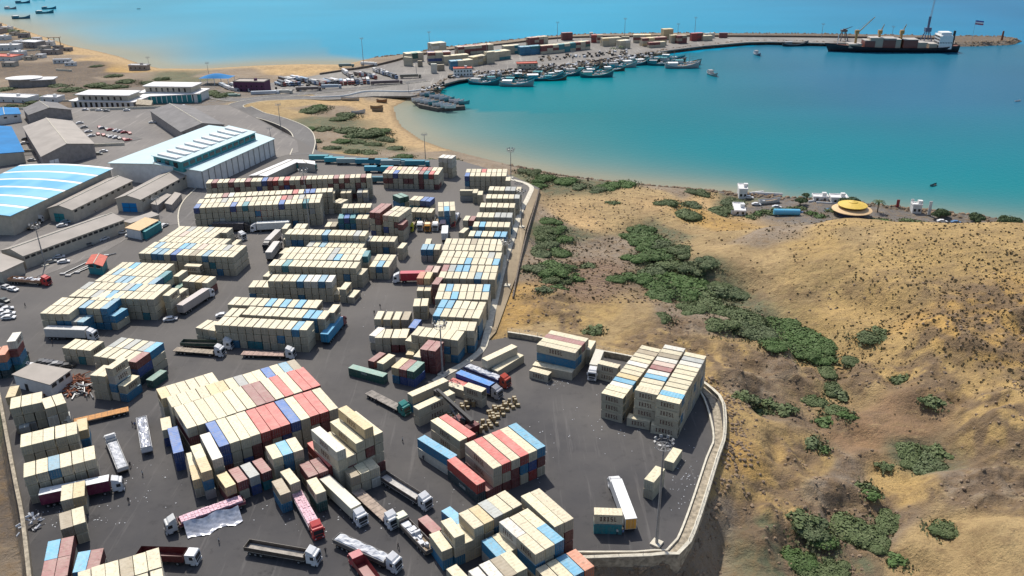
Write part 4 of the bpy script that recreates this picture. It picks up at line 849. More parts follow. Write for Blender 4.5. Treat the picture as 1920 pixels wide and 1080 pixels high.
for k, (px, py, w_, d_, h) in enumerate([(-8,52,14,9,4),(14,56,12,8,3.5),(28,66,10,7,3),(46,70,12,8,4),(70,76,9,7,3),(84,93,10,8,3.5),(110,92,9,6,3),(36,104,14,9,4),(58,112,10,7,3),(128,96,8,6,3),(78,108,8,6,3),(20,124,12,8,3.5)]):
    z = float(ground(*P(px, py, -8)[:2])[0]); house('small ' + ['grey', 'white', 'brownish'][k % 3] + ' house, ' + HN[k] + ' from the top in the crowded beach town', px, py, w_, d_, h, z, [M_wallg, M_wallw, M_wallb][k % 3], [M_rd, M_rwh, M_rg][k % 3], random.uniform(-.5, .3), 2)
for k, (px, py, l, yw) in enumerate([(52,96,26,.5),(30,110,34,-.5),(90,100,22,.4),(170,190,40,.05),(240,205,50,.1),(120,133,18,-.3),(60,205,44,.0),(60,285,60,.12),(150,276,50,.12)]):
    z = float(ground(*P(px, py, -6)[:2])[0]); z = max(z, 0.0) if py > 203 else z; p = P(px, py, z); mb = MB(); mb.box(-l/2, l/2, -.25, .25, -1, 1.6); tag(mb.obj('boundary_wall', M_kerb, None, loc=(p[0], p[1], z), rz=yw), 'pale boundary wall ' + ['behind the beach compound', 'of the pink roofed plot', 'with a bend above the scrub', 'in front of the left terminal hall', 'along the terminal hall road', 'short piece in the scrub', 'behind the blue roofed house', 'beside the big grey warehouse', 'above the striped warehouse'][k], 'wall')
def round_hall(label, px, py, R_, h, base, pave=True, extra=None):
    p = P(px, py, base); rt = empty('terminal_building', (p[0], p[1], base), -.15, label, 'building'); mb = MB(); n = 28
    pts = [(R_*1.35*max(-.86, min(.86, 1.15*math.cos(2*math.pi*i/n))), R_*.62*max(-.8, min(.8, 1.2*math.sin(2*math.pi*i/n)))) for i in range(n)]; mb.prism(pts, -2, h*.55); mb.obj('wall', M_wallw, rt)
    mb = MB(); mb.prism([(x*.8, y*.8) for x, y in pts], h*.55+.002, h); mb.obj('upper_wall', M_wallb, rt)
    mb = MB(); mb.prism([(x*.86, y*.86) for x, y in pts], h+.01, h+.6); mb.obj('roof', M_rwh, rt)
    mb = MB(); mb.prism([(x*1.06, y*1.06) for x, y in pts], h*.55+.004, h*.55+.35); mb.obj('terrace', M_rwh, rt)
    for i in range(11): mb = MB(); x = R_*1.35*.8*(-1+2*(i+.5)/11); mb.box(x-.9, x+.9, -R_*.62*.8-.1, -R_*.62*.8+.02, .8, h*.55-.6); mb.obj('window', M_glass, rt)
    for i in range(7): mb = MB(); x = R_*.8*(-1+2*(i+.5)/7); mb.box(x-.7, x+.7, -R_*.62*.64-.1, -R_*.62*.64+.02, h*.55+1, h-.8); mb.obj('window', M_glass, rt)
    return rt
round_hall('white terminal hall with flat roof and dark window row, left one', 208, 198, 21, 9, -5); round_hall('white terminal hall behind the green glass wing', 328, 184, 20, 10, -6)
def facade():
    p = P(323, 190, -6); rt = empty('glass_wing', (p[0], p[1], -6), .18, 'green glazed wing in front of the right white hall', 'building'); mb = MB(); mb.box(-21, 21, -4, 4, -2, 5.0); mb.obj('wall', M_teal, rt)
    mb = MB(); mb.box(-21.4, 21.4, -4.4, 4.4, 5.004, 5.5); mb.obj('roof', M_rwh, rt)
    for i in range(12): mb = MB(); mb.box(-21+i*3.6, -21+i*3.6+.5, -4.3, -4.0, 0, 5.4); mb.obj('column', M_white, rt)
facade()
def canopy_round(label, px, py, R_, base):
    p = P(px, py, base); rt = empty('restaurant_pavilion', (p[0], p[1], base), 0, label, 'pavilion'); mb = MB(); n = 32
    mb.prism([(R_*.8*math.cos(2*math.pi*i/n), R_*.8*math.sin(2*math.pi*i/n)) for i in range(n)], -2, 3.6); mb.obj('wall', flat('dark_blue_wall', (0.02, .03, .10), .6), rt)
    def cone(r0, z0, r1, z1, m, nm, par):
        mb = MB(); vs = [(r*math.cos(2*math.pi*i/n), r*math.sin(2*math.pi*i/n), z) for r, z in ((r0, z0-.3), (r0, z0), (r1, z1)) for i in range(n)]
        mb.add(vs, [(i+n*k, (i+1) % n+n*k, (i+1) % n+n*(k+1), i+n*(k+1)) for k in (0, 1) for i in range(n)]+[tuple(range(2*n, 3*n)), tuple(range(n-1, -1, -1))]); return mb.obj(nm, m, par)
    o = cone(R_*1.25, 4.0, R_*.85, 4.9, M_tan, 'lower_canopy', rt); mb = MB(); mb.prism([(R_*.66*math.cos(2*math.pi*i/n), R_*.66*math.sin(2*math.pi*i/n)) for i in range(n)], 4.95, 6.1); mb.obj('drum', M_dark, rt)
    cone(R_*.92, 6.2, R_*.2, 7.6, M_yel, 'upper_canopy', rt); cone(R_*.3, 7.6, .1, 8.3, M_yel, 'roof_cap', rt)
canopy_round('round seaside pavilion with yellow and tan canopies', 1595, 407, 7.2, -10.9)
# blue awning and purple building by the road
p = P(409, 158, -8.6); rt = empty('blue_canopy', (p[0], p[1], -8.6), -.1, 'bright blue domed canopy on white posts by the buses', 'canopy'); mb = MB(); vs = []; n = 10
for i in range(n+1):
    for j in range(n+1): vs.append((-13+26*i/n, -7+14*j/n, 6+3.0*math.sin(math.pi*i/n)*math.sin(math.pi*j/n)))
mb.add(vs, [(i*(n+1)+j, (i+1)*(n+1)+j, (i+1)*(n+1)+j+1, i*(n+1)+j+1) for i in range(n) for j in range(n)]); mb.obj('canopy_roof', M_rb, rt, smooth=True); mb = MB()
for x in (-12, 0, 12):
    for y in (-6.5, 6.5): mb.cyl((x, y, -1), (x, y, 6.1), .3)
mb.obj('posts', M_white, rt)
house('purple walled block with flat roof beside the buses', 474, 170, 26, 12, 8, -8.6, M_purple, M_rg, -.15, 6, 'building', 'office_block')
house('pillared white pavilion with red roof on the quay', 868, 142, 16, 8, 6.5, -8.7, M_wallw, M_redr, .1, 6, 'pavilion', 'quay_pavilion')
house('pink harbour office among the moored dhows', 988, 131, 18, 9, 6, -8.7, M_wallb, M_redr, .1, 4, 'building', 'harbour_office')
for lab, x, y, w_, d_, h in (('white shore hut at the left end of the promenade', 1391,367,4,9,4.5), ('long white boat shed at the promenade', 1385,398,5,12,2.4), ('white stepped beach deck building', 1537,377,7,5,2.5), ('cluttered white roof terrace beside the big tree', 1571,380,8,6,3), ('small white kiosk right of the palm', 1716,398,4,4,4)):
    house(lab, x, y, w_, d_, h, -10.9, M_wallw, M_rwh, -.15, 2, 'hut', 'beach_hut')
for i, (x, y, l) in enumerate([(1440,366,14),(1418,364,8),(1550,384,10),(1525,380,6)]):
    p = P(x, y, -10.9); mb = MB(); mb.box(-l/2, l/2, -.2, .2, -.5, 1.4); o = mb.obj('garden_wall', M_white, None, loc=(p[0], p[1], -10.9), rz=-.2+.5*(i % 2)); tag(o, ['low white wall behind the play yard', 'short white wall left of the play yard', 'low white deck wall near the roof terrace', 'short white deck edge by the stepped building'][i], 'wall')
for i, (x, y, h, c) in enumerate([(1682,391,4.5,(.25,.02,.03)),(1741,404,7,(.7,.7,.68)),(1708,392,5,(.7,.7,.68))]):
    p = P(x, y, -10.9); rt = empty('banner', (p[0], p[1], -10.9), 0, ['dark red upright banner at the shore', 'tall white slab monument by the shore trees', 'slim white marker post near the kiosk'][i], 'banner'); mb = MB(); mb.box(-.7, .7, -.15, .15, 0.4, h); mb.obj('panel', M_paint, rt).color = (*c, 1); mb = MB(); mb.box(-.9, .9, -.4, .4, -.5, .4); mb.obj('plinth', M_conc, rt)
p = P(1474, 405, -10.9); rt = empty('water_tank', (p[0], p[1], -10.9), -.1, 'long light blue cylindrical tank among the shore bushes', 'tank'); mb = MB(); mb.cyl((-6, 0, 2), (6, 0, 2), 1.5, n=16); mb.obj('tank_shell', M_paint, rt).color = (.10, .42, .62, 1); mb = MB()
for x in (-4, 4): mb.box(x-.3, x+.3, -1.2, 1.2, -.5, .9)
mb.obj('saddles', M_conc, rt)
# oval restaurant roof left
p = P(48, 158, -6); rt = empty('oval_hall', (p[0], p[1], -6), 0, 'white oval roofed hall with a side wing in the scrub', 'building'); mb = MB(); n = 24; pts = [(13*math.cos(2*math.pi*i/n), 8*math.sin(2*math.pi*i/n)) for i in range(n)]; mb.prism(pts, -3, 5); mb.obj('wall', M_wallg, rt); mb = MB(); mb.prism([(x*1.15, y*1.15) for x, y in pts], 5.01, 5.6); mb.obj('roof', M_rwh, rt); mb = MB(); mb.prism([(8, -7), (26, -4), (24, 8), (10, 8)], 4.0, 4.6); mb.obj('wing_roof', M_rwh, rt); mb = MB(); mb.prism([(9, -6), (24, -3), (22, 7), (11, 7)], -3, 3.99); mb.obj('wing', M_wallg, rt)
# ruined gate frame on the beach
p = P(104, 86, -11.4); rt = empty('jetty_frame', (p[0], p[1], -11.4), 0, 'brown timber frame standing on the beach', 'frame'); mb = MB()
for x in (-6, 0, 6): mb.cyl((x, 0, -.5), (x, 0, 9), .5)
mb.obj('posts', M_wood, rt); mb = MB(); mb.box(-7, 7, -2, 2, 9.0, 9.6); mb.obj('deck', M_wood, rt)
# ------------------------------------------------------------------ light masts
def ztop(px, py, base, ytop):
    z = 5.0
    b = P(px, py, base)
    for _ in range(30): z += ((proj((b[0], b[1], base+z))[1])-ytop)*.15
    return b, max(4, min(45, z))
def mast(px, py, ytop, base, label, big=False, r=.28):
    b, h = ztop(px, py, base, ytop); rt = empty('light_mast', (b[0], b[1], base), random.random()*3, label, 'light mast', 'floodlight masts round the port'); mb = MB()
    mb.cyl((0, 0, 0), (0, 0, h), r, r*.5, n=10); mb.obj('pole', M_metal, rt)
    if big: mb = MB(); mb.box(-1.1, 1.1, -1.1, 1.1, -.3, .45); mb.obj('plinth', M_kerb, rt)
    mb = MB(); R_ = 1.7; n = 8; pts = [(R_*math.cos(2*math.pi*i/n), R_*math.sin(2*math.pi*i/n), h-.3) for i in range(n)]
    for i in range(n): mb.cyl(pts[i], pts[(i+1) % n], .08, n=4); mb.cyl(pts[i], (0, 0, h-.1), .05, n=4); mb.cyl((pts[i][0], pts[i][1], h+.6), (pts[(i+1) % n][0], pts[(i+1) % n][1], h+.6), .05, n=4); mb.cyl(pts[i], (pts[i][0], pts[i][1], h+.6), .05, n=4)
    hf = mb.obj('head_frame', M_metal, rt)
    if big:
        for i in range(n):
            mb = MB(); mb.box(-.3, .3, -.18, .18, 0, .55); o = mb.obj('floodlight', [M_metal], hf); o.location = (pts[i][0]*1.05, pts[i][1]*1.05, h+.75); o.rotation_euler = (.4, 0, math.atan2(pts[i][1], pts[i][0])+1.57)
    return rt
for a in [(1231,1020,835,0,'tall light mast with lamp cage at the lower right yard corner',True,.34),(830,703,612,0,'tall light mast in front of the tall maroon stack',True,.34),(85,498,425,0,'leaning light mast on the left beside the loader',True,.3),(951,536,455,0,'light mast on the dirt strip, lower of two',True,.25),(978,426,362,0,'light mast on the dirt strip, upper of two',True,.25),
    (581,431,322,0,'light mast standing among the far container rows',True,.28),(385,338,305,0,'light mast at the corner of the white warehouse',False,.22),(297,402,372,0,'thin light mast by the pink roofed office',False,.2),(958,334,283,0,'light mast at the top right yard corner',True,.25),(798,302,252,-6,'light mast in the scrub above the blue trailers',False,.25),
    (528,251,196,-3,'light mast inside the road bend',False,.25),(508,262,240,-2,'short light mast left of the road bend',False,.2),(682,124,72,-8.7,'tall mast at the port lorry park',False,.3),(806,97,60,-8.7,'mast behind the first quay stacks',False,.3),(781,141,117,-8.7,'mast at the quay ramp',False,.25),(913,120,80,-8.7,'mast in front of the quay containers',False,.25),(766,173,155,-8.7,'mast on the low quay wall',False,.2),
    (1045,78,42,-8.7,'mast behind the middle of the breakwater',False,.3),(1074,118,98,-8.7,'mast beside the moored dhows',False,.3),(1171,68,35,-8.7,'mast on the breakwater left of the yellow stack',False,.3),(1270,76,45,-8.7,'mast by the dark breakwater stack',False,.3),(1302,70,33,-8.7,'pale mast right of the dark breakwater stack',False,.3),(1540,72,45,-8.7,'mast near the bow of the cargo ship',False,.25),(1672,70,50,-8.7,'mast behind the cargo ship',False,.25),(280,126,108,-10,'thin mast on the left beach',False,.2),(391,138,118,-9,'thin mast by the blue canopy',False,.2)]:
    px, py, yt, base, lab, big, r_ = a; mast(px, py, yt, base, lab, big, r_)
# flag on the breakwater
b, h = ztop(1822, 76, -8.7, 38); rt = empty('flagpole', (b[0], b[1], -8.7), 0, 'flagpole with striped flag at the breakwater head', 'flag'); mb = MB(); mb.cyl((0, 0, 0), (0, 0, h), .12, n=6); mb.obj('pole', M_metal, rt)
for k, c in enumerate(((.35, .05, .12), (.8, .8, .8), (.05, .08, .35))):
    mb = MB(); vs = []
    for i in range(9):
        for j in (0, 1): vs.append((.1+i*1.1, .6*math.sin(i*.9), h-4.2+1.4*(k+j)-.12*i))
    mb.add(vs, [(2*i, 2*i+2, 2*i+3, 2*i+1) for i in range(8)]); mb.obj('flag_stripe', M_paint, rt).color = (*c, 1)
mb = MB(); p = P(1878, 76, -9); b, h = ztop(1878, 76, -9, 58); mb.cyl((b[0], b[1], -9.5), (b[0], b[1], -9+h), 1.2, .8, n=10); tag(mb.obj('harbour_beacon', M_rust), 'small dark beacon on the breakwater tip', 'beacon')
# ------------------------------------------------------------------ lorries
def wheel_mesh(r=.52, wd=.3):
    mb = MB(); mb.cyl((0, -wd/2, 0), (0, wd/2, 0), r, n=12); mb.cyl((0, -wd/2-.01, 0), (0, wd/2+.01, 0), r*.5, n=8, m=1); return mb.mesh('wheel', [M_tyre, M_metal])
def cab_mesh(high=True):
    mb = MB(); h = 3.0; pts = [(0, .75), (2.25, .75), (2.42, 1.5), (2.2, h-.12), (2.05, h), (0.05, h), (0, h-.1)]
    mb.yprism(pts, -1.22, 1.22)
    if high: mb.yprism([(.05, h+.004), (1.75, h+.004), (1.45, h+.35), (.2, h+.85), (.05, h+.8)], -1.1, 1.1)
    mb.box(2.25, 2.5, -1.24, 1.24, .35, .9); mb.box(1.2, 2.0, -1.3, 1.3, .4, .75)
    for s in (-1, 1): mb.box(1.95, 2.1, s*1.42-.1, s*1.42+.1, 1.9, 2.6)
    return mb.mesh('cab', M_paint)
def cabglass_mesh():
    mb = MB(); mb.add([(2.425, -1.1, 1.62), (2.425, 1.1, 1.62), (2.24, 1.05, 2.62), (2.24, -1.05, 2.62)], [(0, 1, 2, 3)]); return mb.mesh('windshield', M_glass)
def sideglass_mesh():
    mb = MB(); mb.add([(.95, 0, 1.7), (2.1, 0, 1.7), (2.0, 0, 2.55), (.95, 0, 2.55)], [(0, 1, 2, 3)]); return mb.mesh('side_window', M_glass)
def grille_mesh():
    mb = MB(); mb.box(2.42, 2.50, -.85, .85, 1.0, 1.45); mb.box(2.50, 2.53, -.9, .9, .5, .72); return mb.mesh('grille', M_dark)
def light_mesh():
    mb = MB(); mb.box(2.50, 2.54, -.16, .16, .6, .82); return mb.mesh('headlight', M_white)
def tarp_mesh(L, seed, amp=.35, drop=.5, mat=None):
    R = random.Random(seed); nx, ny = 26, 9; vs = []
    for i in range(nx+1):
        for j in range(ny+1):
            x = L*i/nx; y = -1.28+2.56*j/ny; e = min(i, nx-i, 3)/3*min(j, ny-j, 2)/2
            vs.append((x, y, (e**.6)*(amp+.25*math.sin(i*.9+seed)*math.sin(j*1.1+seed)+R.uniform(-.1, .1))-(drop if j in (0, ny) else 0)))
    mb = MB(); mb.add(vs, [(i*(ny+1)+j, (i+1)*(ny+1)+j, (i+1)*(ny+1)+j+1, i*(ny+1)+j+1) for i in range(nx) for j in range(ny)]); return mb.mesh('cargo_cover', mat or M_cover, smooth=False)
M_cover = flat('white_tarpaulin', (0.55, 0.56, 0.58), .55, 0, .15, 1.0); M_foil = flat('silver_plastic_sheet', (0.5, 0.51, 0.55), .25, .35, .3, .8); M_sack = flat('pink_printed_sacks', (0.70, 0.45, 0.50), .8, 0, .45, 3.5)
M_orange = flat('orange_deck', (0.50, 0.24, 0.08), .8, 0, .3, 1.5)
def truck(rear, front, kind, cabc, bodyc, label, L=16.4, bodymat=None, group='lorries in the container yard', small=False, cab=True, high=True, z=0.0, name='lorry'):
    a = P(*rear, z); b = P(*front, z); c = (a+b)/2; d = b-a; yaw = math.atan2(d[1], d[0]); rt = empty(name, (c[0], c[1], z), yaw, label, 'lorry', group)
    x1 = L/2; x0 = -L/2; xt = x1-2.9 if cab else x1
    if cab:
        k = link('cab', cached(('cab', high), lambda: cab_mesh(high)), rt, (x1-2.5, 0, 0), 0, cabc); link('windshield', cached('wsg', cabglass_mesh), k)
        for s in (-1, 1): g = link('side_window', cached('sdg', sideglass_mesh), k, (0, s*1.225, 0)); link('headlight', cached('hdl', light_mesh), k, (0, s*.85, 0))
        link('grille', cached('grl', grille_mesh), k)
    mb = MB()
    for s in (-.5, .5): mb.box(x0+.2, x1-.4, s-.1, s+.1, .75, 1.05)
    mb.box(x0+4.5, x0+6.5, -1.2, 1.2, .5, 1.0); mb.box(xt-1.6, xt-.6, -1.15, 1.15, .55, 1.0); mb.obj('chassis', M_dark, rt)
    for x in ([x1-1.3] if cab else [])+([xt-1.4] if cab else [])+[x0+1.2, x0+2.5]+([x0+3.8] if L > 13 else []):
        for s in (-1, 1): link('wheel', cached('whl', wheel_mesh), rt, (x, s*1.05, .52))
    bw = 1.27
    if kind == 'box':
        mb = MB(); mb.box(x0, xt, -bw, bw, 1.15, 3.95)
        for i in range(14): mb.box(x0+.3+i*(xt-x0-.6)/13-.04, x0+.3+i*(xt-x0-.6)/13+.04, -bw-.02, bw+.02, 1.2, 3.9)
        mb.obj('trailer_box', M_paint, rt, color=bodyc)
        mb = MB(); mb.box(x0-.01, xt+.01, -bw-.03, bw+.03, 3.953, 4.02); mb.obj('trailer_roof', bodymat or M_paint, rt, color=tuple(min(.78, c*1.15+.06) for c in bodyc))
        mb = MB(); mb.box(x0-.05, x0-.012, -bw+.1, -.03, 1.25, 3.85); mb.box(x0-.05, x0-.012, .03, bw-.1, 1.25, 3.85)
        for y in (-.5, .5): mb.cyl((x0-.09, y, 1.3), (x0-.09, y, 3.8), .03, n=5, m=1)
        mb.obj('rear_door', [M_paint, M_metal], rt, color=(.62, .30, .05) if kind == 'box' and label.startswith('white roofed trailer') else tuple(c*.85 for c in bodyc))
    elif kind in ('flat', 'open', 'tarp', 'sacks', 'cargo'):
        mb = MB(); mb.box(x0, xt, -bw, bw, 1.1, 1.28); mb.obj('trailer_deck', bodymat or M_wood, rt)
        hs = {'flat': .0, 'open': 1.0, 'tarp': .9, 'sacks': .7, 'cargo': .9}[kind]
        if hs:
            mb = MB()
            for s in (-1, 1):
                mb.box(x0+.05, xt-.05, s*bw-.04, s*bw+.04, 1.285, 1.28+hs)
                for i in range(8): mb.box(x0+.4+i*(xt-x0-.8)/7-.05, x0+.4+i*(xt-x0-.8)/7+.05, s*bw-.09, s*bw+.09, 1.285, 1.28+hs)
            mb.box(x0, x0+.06, -bw, bw, 1.285, 1.28+hs); mb.box(xt-.06, xt, -bw, bw, 1.285, 1.28+hs+.6); mb.obj('side_boards', M_paint, rt, color=bodyc)
        else:
            mb = MB(); mb.box(xt-.1, xt, -bw, bw, 1.285, 2.3); mb.obj('headboard', M_paint, rt, color=bodyc)
            mb = MB()
            for i in range(9): mb.box(x0+.5+i*(xt-x0-1)/8-.03, x0+.5+i*(xt-x0-1)/8+.03, -bw+.05, bw-.05, 1.283, 1.30)
            mb.obj('cross_bars', M_dark, rt)
        if kind == 'tarp': o = link('cargo_cover', tarp_mesh(xt-x0-.6, int(rear[0]), mat=bodymat), rt, (x0+.3, 0, 2.1))
        if kind == 'sacks':
            mb = MB(); R = random.Random(3)
            for i in range(int((xt-x0-1)/.8)):
                for j in range(4): mb.box(x0+.5+i*.8, x0+.5+i*.8+.74, -1.2+j*.6, -1.2+j*.6+.56, 1.29, 2.35+R.uniform(-.06, .12), rot=0)
            mb.obj('sack_load', M_sack, rt)
        if kind == 'cargo':
            mb = MB(); R = random.Random(5)
            for i in range(16):
                x = R.uniform(x0+1, xt-1.5); mb.box(x, x+R.uniform(.5, 1.5), R.uniform(-1.1, 0), R.uniform(.1, 1.1), 1.29, 1.29+R.uniform(.4, 1.3))
            mb.obj('mixed_load', M_cover, rt)
    elif kind == 'tip':
        mb = MB(); mb.add([(x0, -bw, 1.1), (xt, -bw, 1.1), (xt, bw, 1.1), (x0, bw, 1.1), (x0, -bw-.1, 2.6), (xt, -bw-.1, 2.9), (xt, bw+.1, 2.9), (x0, bw+.1, 2.6), (x0+.1, -bw+.1, 1.3), (xt-.1, -bw+.1, 1.3), (xt-.1, bw-.1, 1.3), (x0+.1, bw-.1, 1.3)],
            [(0, 3, 2, 1), (0, 1, 5, 4), (1, 2, 6, 5), (2, 3, 7, 6), (3, 0, 4, 7), (4, 5, 9, 8), (5, 6, 10, 9), (6, 7, 11, 10), (7, 4, 8, 11), (8, 9, 10, 11)]); mb.obj('tipper_body', M_paint, rt, color=bodyc)
    elif kind == 'bare':
        pass
    return rt
WH = (.66, .66, .66); MAR = (.12, .015, .03); RED = (.5, .03, .03); DK = (.03, .03, .035)
truck((89.6,634),(185,637),'box',WH,(.50,.49,.46),'white lorry with pale box trailer beside the left corner stack')
truck((345,589),(394,557),'box',WH,(.42,.36,.32),'lorry with long pinkish grey box trailer between left stacks and white car',16.8)
truck((331,661),(420,668),'flat',WH,DK,'white cab lorry with empty grey brown flatbed, nearest of two side by side',16.4,flat('weathered_deck', (.30,.25,.19), .85, 0, .3, 1))
truck((343,651),(437.5,654),'open',WH,(.02,.06,.05),'white cab lorry with dark green open trailer behind the empty flatbed')
truck((455,668),(554,671.5),'flat',WH,DK,'white cab lorry with pinkish empty flatbed below the long cream row',16.6,flat('pinkish_deck', (.42,.29,.24), .85, 0, .25, 1))
truck((612.5,645),(642,609),'box',(.16,.02,.04),(.02,.24,.42),'maroon cab lorry carrying a bright blue box beside the cream rows',15.5)
truck((819,528),(740.6,529.5),'box',WH,(.42,.02,.04),'white cab lorry with red curtain trailer facing left',16.6)
for r_, f_, c, lab, kd, bc in [((780,412),(767.5,440),(.62,.60,.02),'yellow cab lorry, first of the six parked side by side','open',(.25,.22,.12)),((796,411),(786,437),WH,'white cab lorry between yellow and orange cabs','open',(.45,.45,.45)),((810,412),(800,439.5),(.65,.27,.02),'orange cab lorry in the parked line of six','open',(.3,.2,.12)),
    ((824,412),(815,437),(.6,.6,.58),'pale cab lorry right of the orange one','open',(.45,.45,.42)),((840,411),(830,431),(.62,.45,.45),'pinkish white lorry beside the red cab','tarp',(.5,.4,.4)),((859,405),(847,429),RED,'red cab lorry at the right end of the parked six','tarp',(.3,.3,.3))]:
    truck(r_, f_, kd, c, bc, lab, 13.5)
truck((834,456),(836,434),'box',WH,(.72,.72,.72),'short lorry with clean white box beside the wall rows',12)
truck((407,434),(467,434),'box',DK,(.045,.045,.06),'dark grey box trailer lorry under the red containers'); truck((544,431),(471,434.5),'box',WH,(.66,.65,.60),'long white trailer lorry parked end to end with the dark one')
truck((438,446),(459,451),'bare',WH,WH,'white tractor unit without trailer near the far middle rows',7); truck((20,530),(96,535),'cargo',RED,(.35,.18,.10),'red cab lorry with mixed load at the left near the scrap rails')
truck((522.5,448),(500,471),'box',DK,(.45,.42,.38),'dark cab lorry with grey box left of the middle rows',15); truck((504,493),(526,463),'box',WH,(.48,.45,.40),'cream box trailer standing left of the double middle row',14.5)
truck((266,784),(280,866),'tarp',DK,(.62,.62,.62),'open topped white trailer with dark near end on the left asphalt',16.4,M_foil,cab=False)
truck((235,895),(207,826),'tarp',WH,(.50,.50,.48),'lorry with white tarpaulin heading away beside the third left stack',16.4)
truck((85,948),(232,917),'box',WH,(.14,.012,.05),'white cab lorry with crimson sided white roofed trailer at lower left',17.5,M_white)
truck((458,948),(312.5,1000),'sacks',(.55,.55,.53),(.20,.03,.06),'lorry loaded with pink sacks and a silver sheet hanging off its side',17.5)
truck((262,1050),(377,1056),'tip',WH,(.11,.02,.02),'white cab lorry with maroon tipper body behind the bottom left stack',13,high=False)
truck((552,926),(604,1021),'sacks',RED,(.5,.4,.4),'red cab lorry loaded with pink sacks facing the camera',17)
truck((612,920),(683,988),'box',WH,(.50,.46,.36),'white cab lorry with long cream box trailer parked nearest the dirty trio',17)
truck((672,930),(738,990),'flat',WH,(.4,.3,.3),'white and pink cab lorry with empty flatbed, middle of three parked',16.4,flat('brown_deck', (.36,.28,.22), .85, 0, .3, 1))
truck((714,899),(810,960),'open',WH,(.06,.05,.05),'white cab lorry with pale deck and dark sides, rightmost of three parked',16.4,flat('pale_deck', (.52,.50,.47), .85, 0, .2, 1))
truck((467,1034),(598,1057),'open',WH,(.07,.055,.045),'white cab lorry with empty dark sided trailer at the bottom centre',16.8,flat('grey_deck', (.34,.31,.27), .85, 0, .3, 1))
truck((634,1020),(748,1072),'tarp',WH,(.10,.10,.10),'white cab lorry with humped white tarpaulin load at the bottom centre',17)
truck((806,1040),(750,982),'cargo',(.60,.60,.45),(.12,.10,.09),'pale yellow cab lorry with open mixed load beside the maroon box',14,high=False)
truck((706,1108),(670,1060),'tip',(.35,.02,.04),(.2,.03,.03),'red cab lorry cut by the bottom edge',12,high=False)
truck((690,741),(767,781),'flat',(.01,.20,.18),(.05,.12,.11),'teal cab flatbed lorry with striped empty deck near the green container',16.2,flat('striped_grey_deck', (.26,.23,.20), .85, 0, .4, .6))
truck((1124,678),(1109,716),'box',WH,(.52,.48,.38),'white cab lorry facing the camera beside the back wall stack',12)
bt = truck((864,720),(934,747),'flat',(.30,.30,.32),(.05,.06,.08),'lorry under the long blue container by the lettered boxes',15.5)
a = P(864, 720, 0); b_ = P(934, 747, 0); yaw = math.atan2(b_[1]-a[1], b_[0]-a[0]); c = (a+b_)/2; dxy = np.array([math.cos(yaw), math.sin(yaw)])
o = container((c[0]-dxy[0]*1.4, c[1]-dxy[1]*1.4, 1.31), yaw, 40, 2.72, 'b', 'long bright blue container riding on a lorry by the lettered boxes', None, -1); o.color = (.01, .06, .32, 1); 
for ch in o.children:
    if ch.name.startswith('roof'): ch.color = (.03, .22, .60, 1)
truck((874,696),(955,728),'tarp',(.45,.05,.02),(.02,.03,.12),'orange red cab lorry with crumpled white cover behind the blue one',16,M_cover)
truck((1182,1000),(1149,910),'box',WH,(.60,.60,.60),'white roofed trailer with orange rear door in the lower right yard',16.8,M_white)
truck((224,778),(137,798),'flat',(.55,.55,.5),DK,'orange decked flatbed lorry beside the left wall pair',16.4,M_orange)
truck((33,655),(50,680),'cargo',DK,(.2,.2,.18),'small loaded lorry beside the tall left edge stack',9,high=False)
truck((60,430),(75,418),'flat',WH,DK,'flatbed lorry in front of the striped warehouse',12); truck((172,400),(205,382),'flat',WH,DK,'flatbed lorry between the two long sheds',13)
# silver plastic sheet hanging from the sack lorry to the ground
a = P(446, 956, 0); b_ = P(345, 990, 0); u = (b_-a)[:2]; n_ = np.array([u[1], -u[0]]); n_ /= np.hypot(*n_)
if n_[1] > 0: n_ = -n_
mb = MB(); vs = []; nx, ny = 34, 10; R = random.Random(4)
for i in range(nx+1):
    for j in range(ny+1):
        t = j/ny; q = a[:2]+u*i/nx+n_*(1.5+3.2*t+.5*math.sin(i*.35)); z = 2.3*(1-t)**1.6+.12+.16*math.sin(i*.8+j)*math.sin(j*1.2)+R.uniform(0, .1); vs.append((q[0], q[1], z))
mb.add(vs, [(i*(ny+1)+j, (i+1)*(ny+1)+j, (i+1)*(ny+1)+j+1, i*(ny+1)+j+1) for i in range(nx) for j in range(ny)]); tag(mb.obj('plastic_sheet', M_foil, smooth=True), 'crumpled silver plastic sheet spilling from the sack lorry onto the asphalt', 'plastic sheet')
# ------------------------------------------------------------------ reach stacker
a = P(897, 822, 0); b_ = P(822, 772, 0); yaw = math.atan2(b_[1]-a[1], b_[0]-a[0]); c = (a+b_)/2; rt = empty('reach_stacker', (c[0], c[1], 0), yaw, 'black reach stacker with long raised boom among the piled cartons', 'reach stacker')
mb = MB(); mb.box(-7, 1.5, -1.6, 1.6, .9, 1.9); mb.box(-7.2, -5, -1.7, 1.7, 1.9, 3.0); mb.obj('chassis', flat('dark_red_chassis', (.12, .015, .015), .6, 0, .2), rt)
mb = MB(); mb.add([(-6.3, -.5, 3.3), (-6.3, .5, 3.3), (8.5, .4, 6.6), (8.5, -.4, 6.6), (-6.3, -.5, 4.4), (-6.3, .5, 4.4), (8.5, .4, 7.3), (8.5, -.4, 7.3)], [(0, 1, 2, 3)[::-1], (4, 5, 6, 7)[::-1], (0, 4, 7, 3), (1, 2, 6, 5), (0, 1, 5, 4), (3, 7, 6, 2)]); mb.obj('boom', M_dark, rt)
mb = MB(); mb.box(7.6, 9.4, -.6, .6, 4.6, 6.7); mb.box(8.0, 9.0, -3.0, 3.0, 4.0, 4.5)
for s in (-1, 1): mb.box(7.8, 9.2, s*3-.2, s*3+.2, 3.3, 4.1)
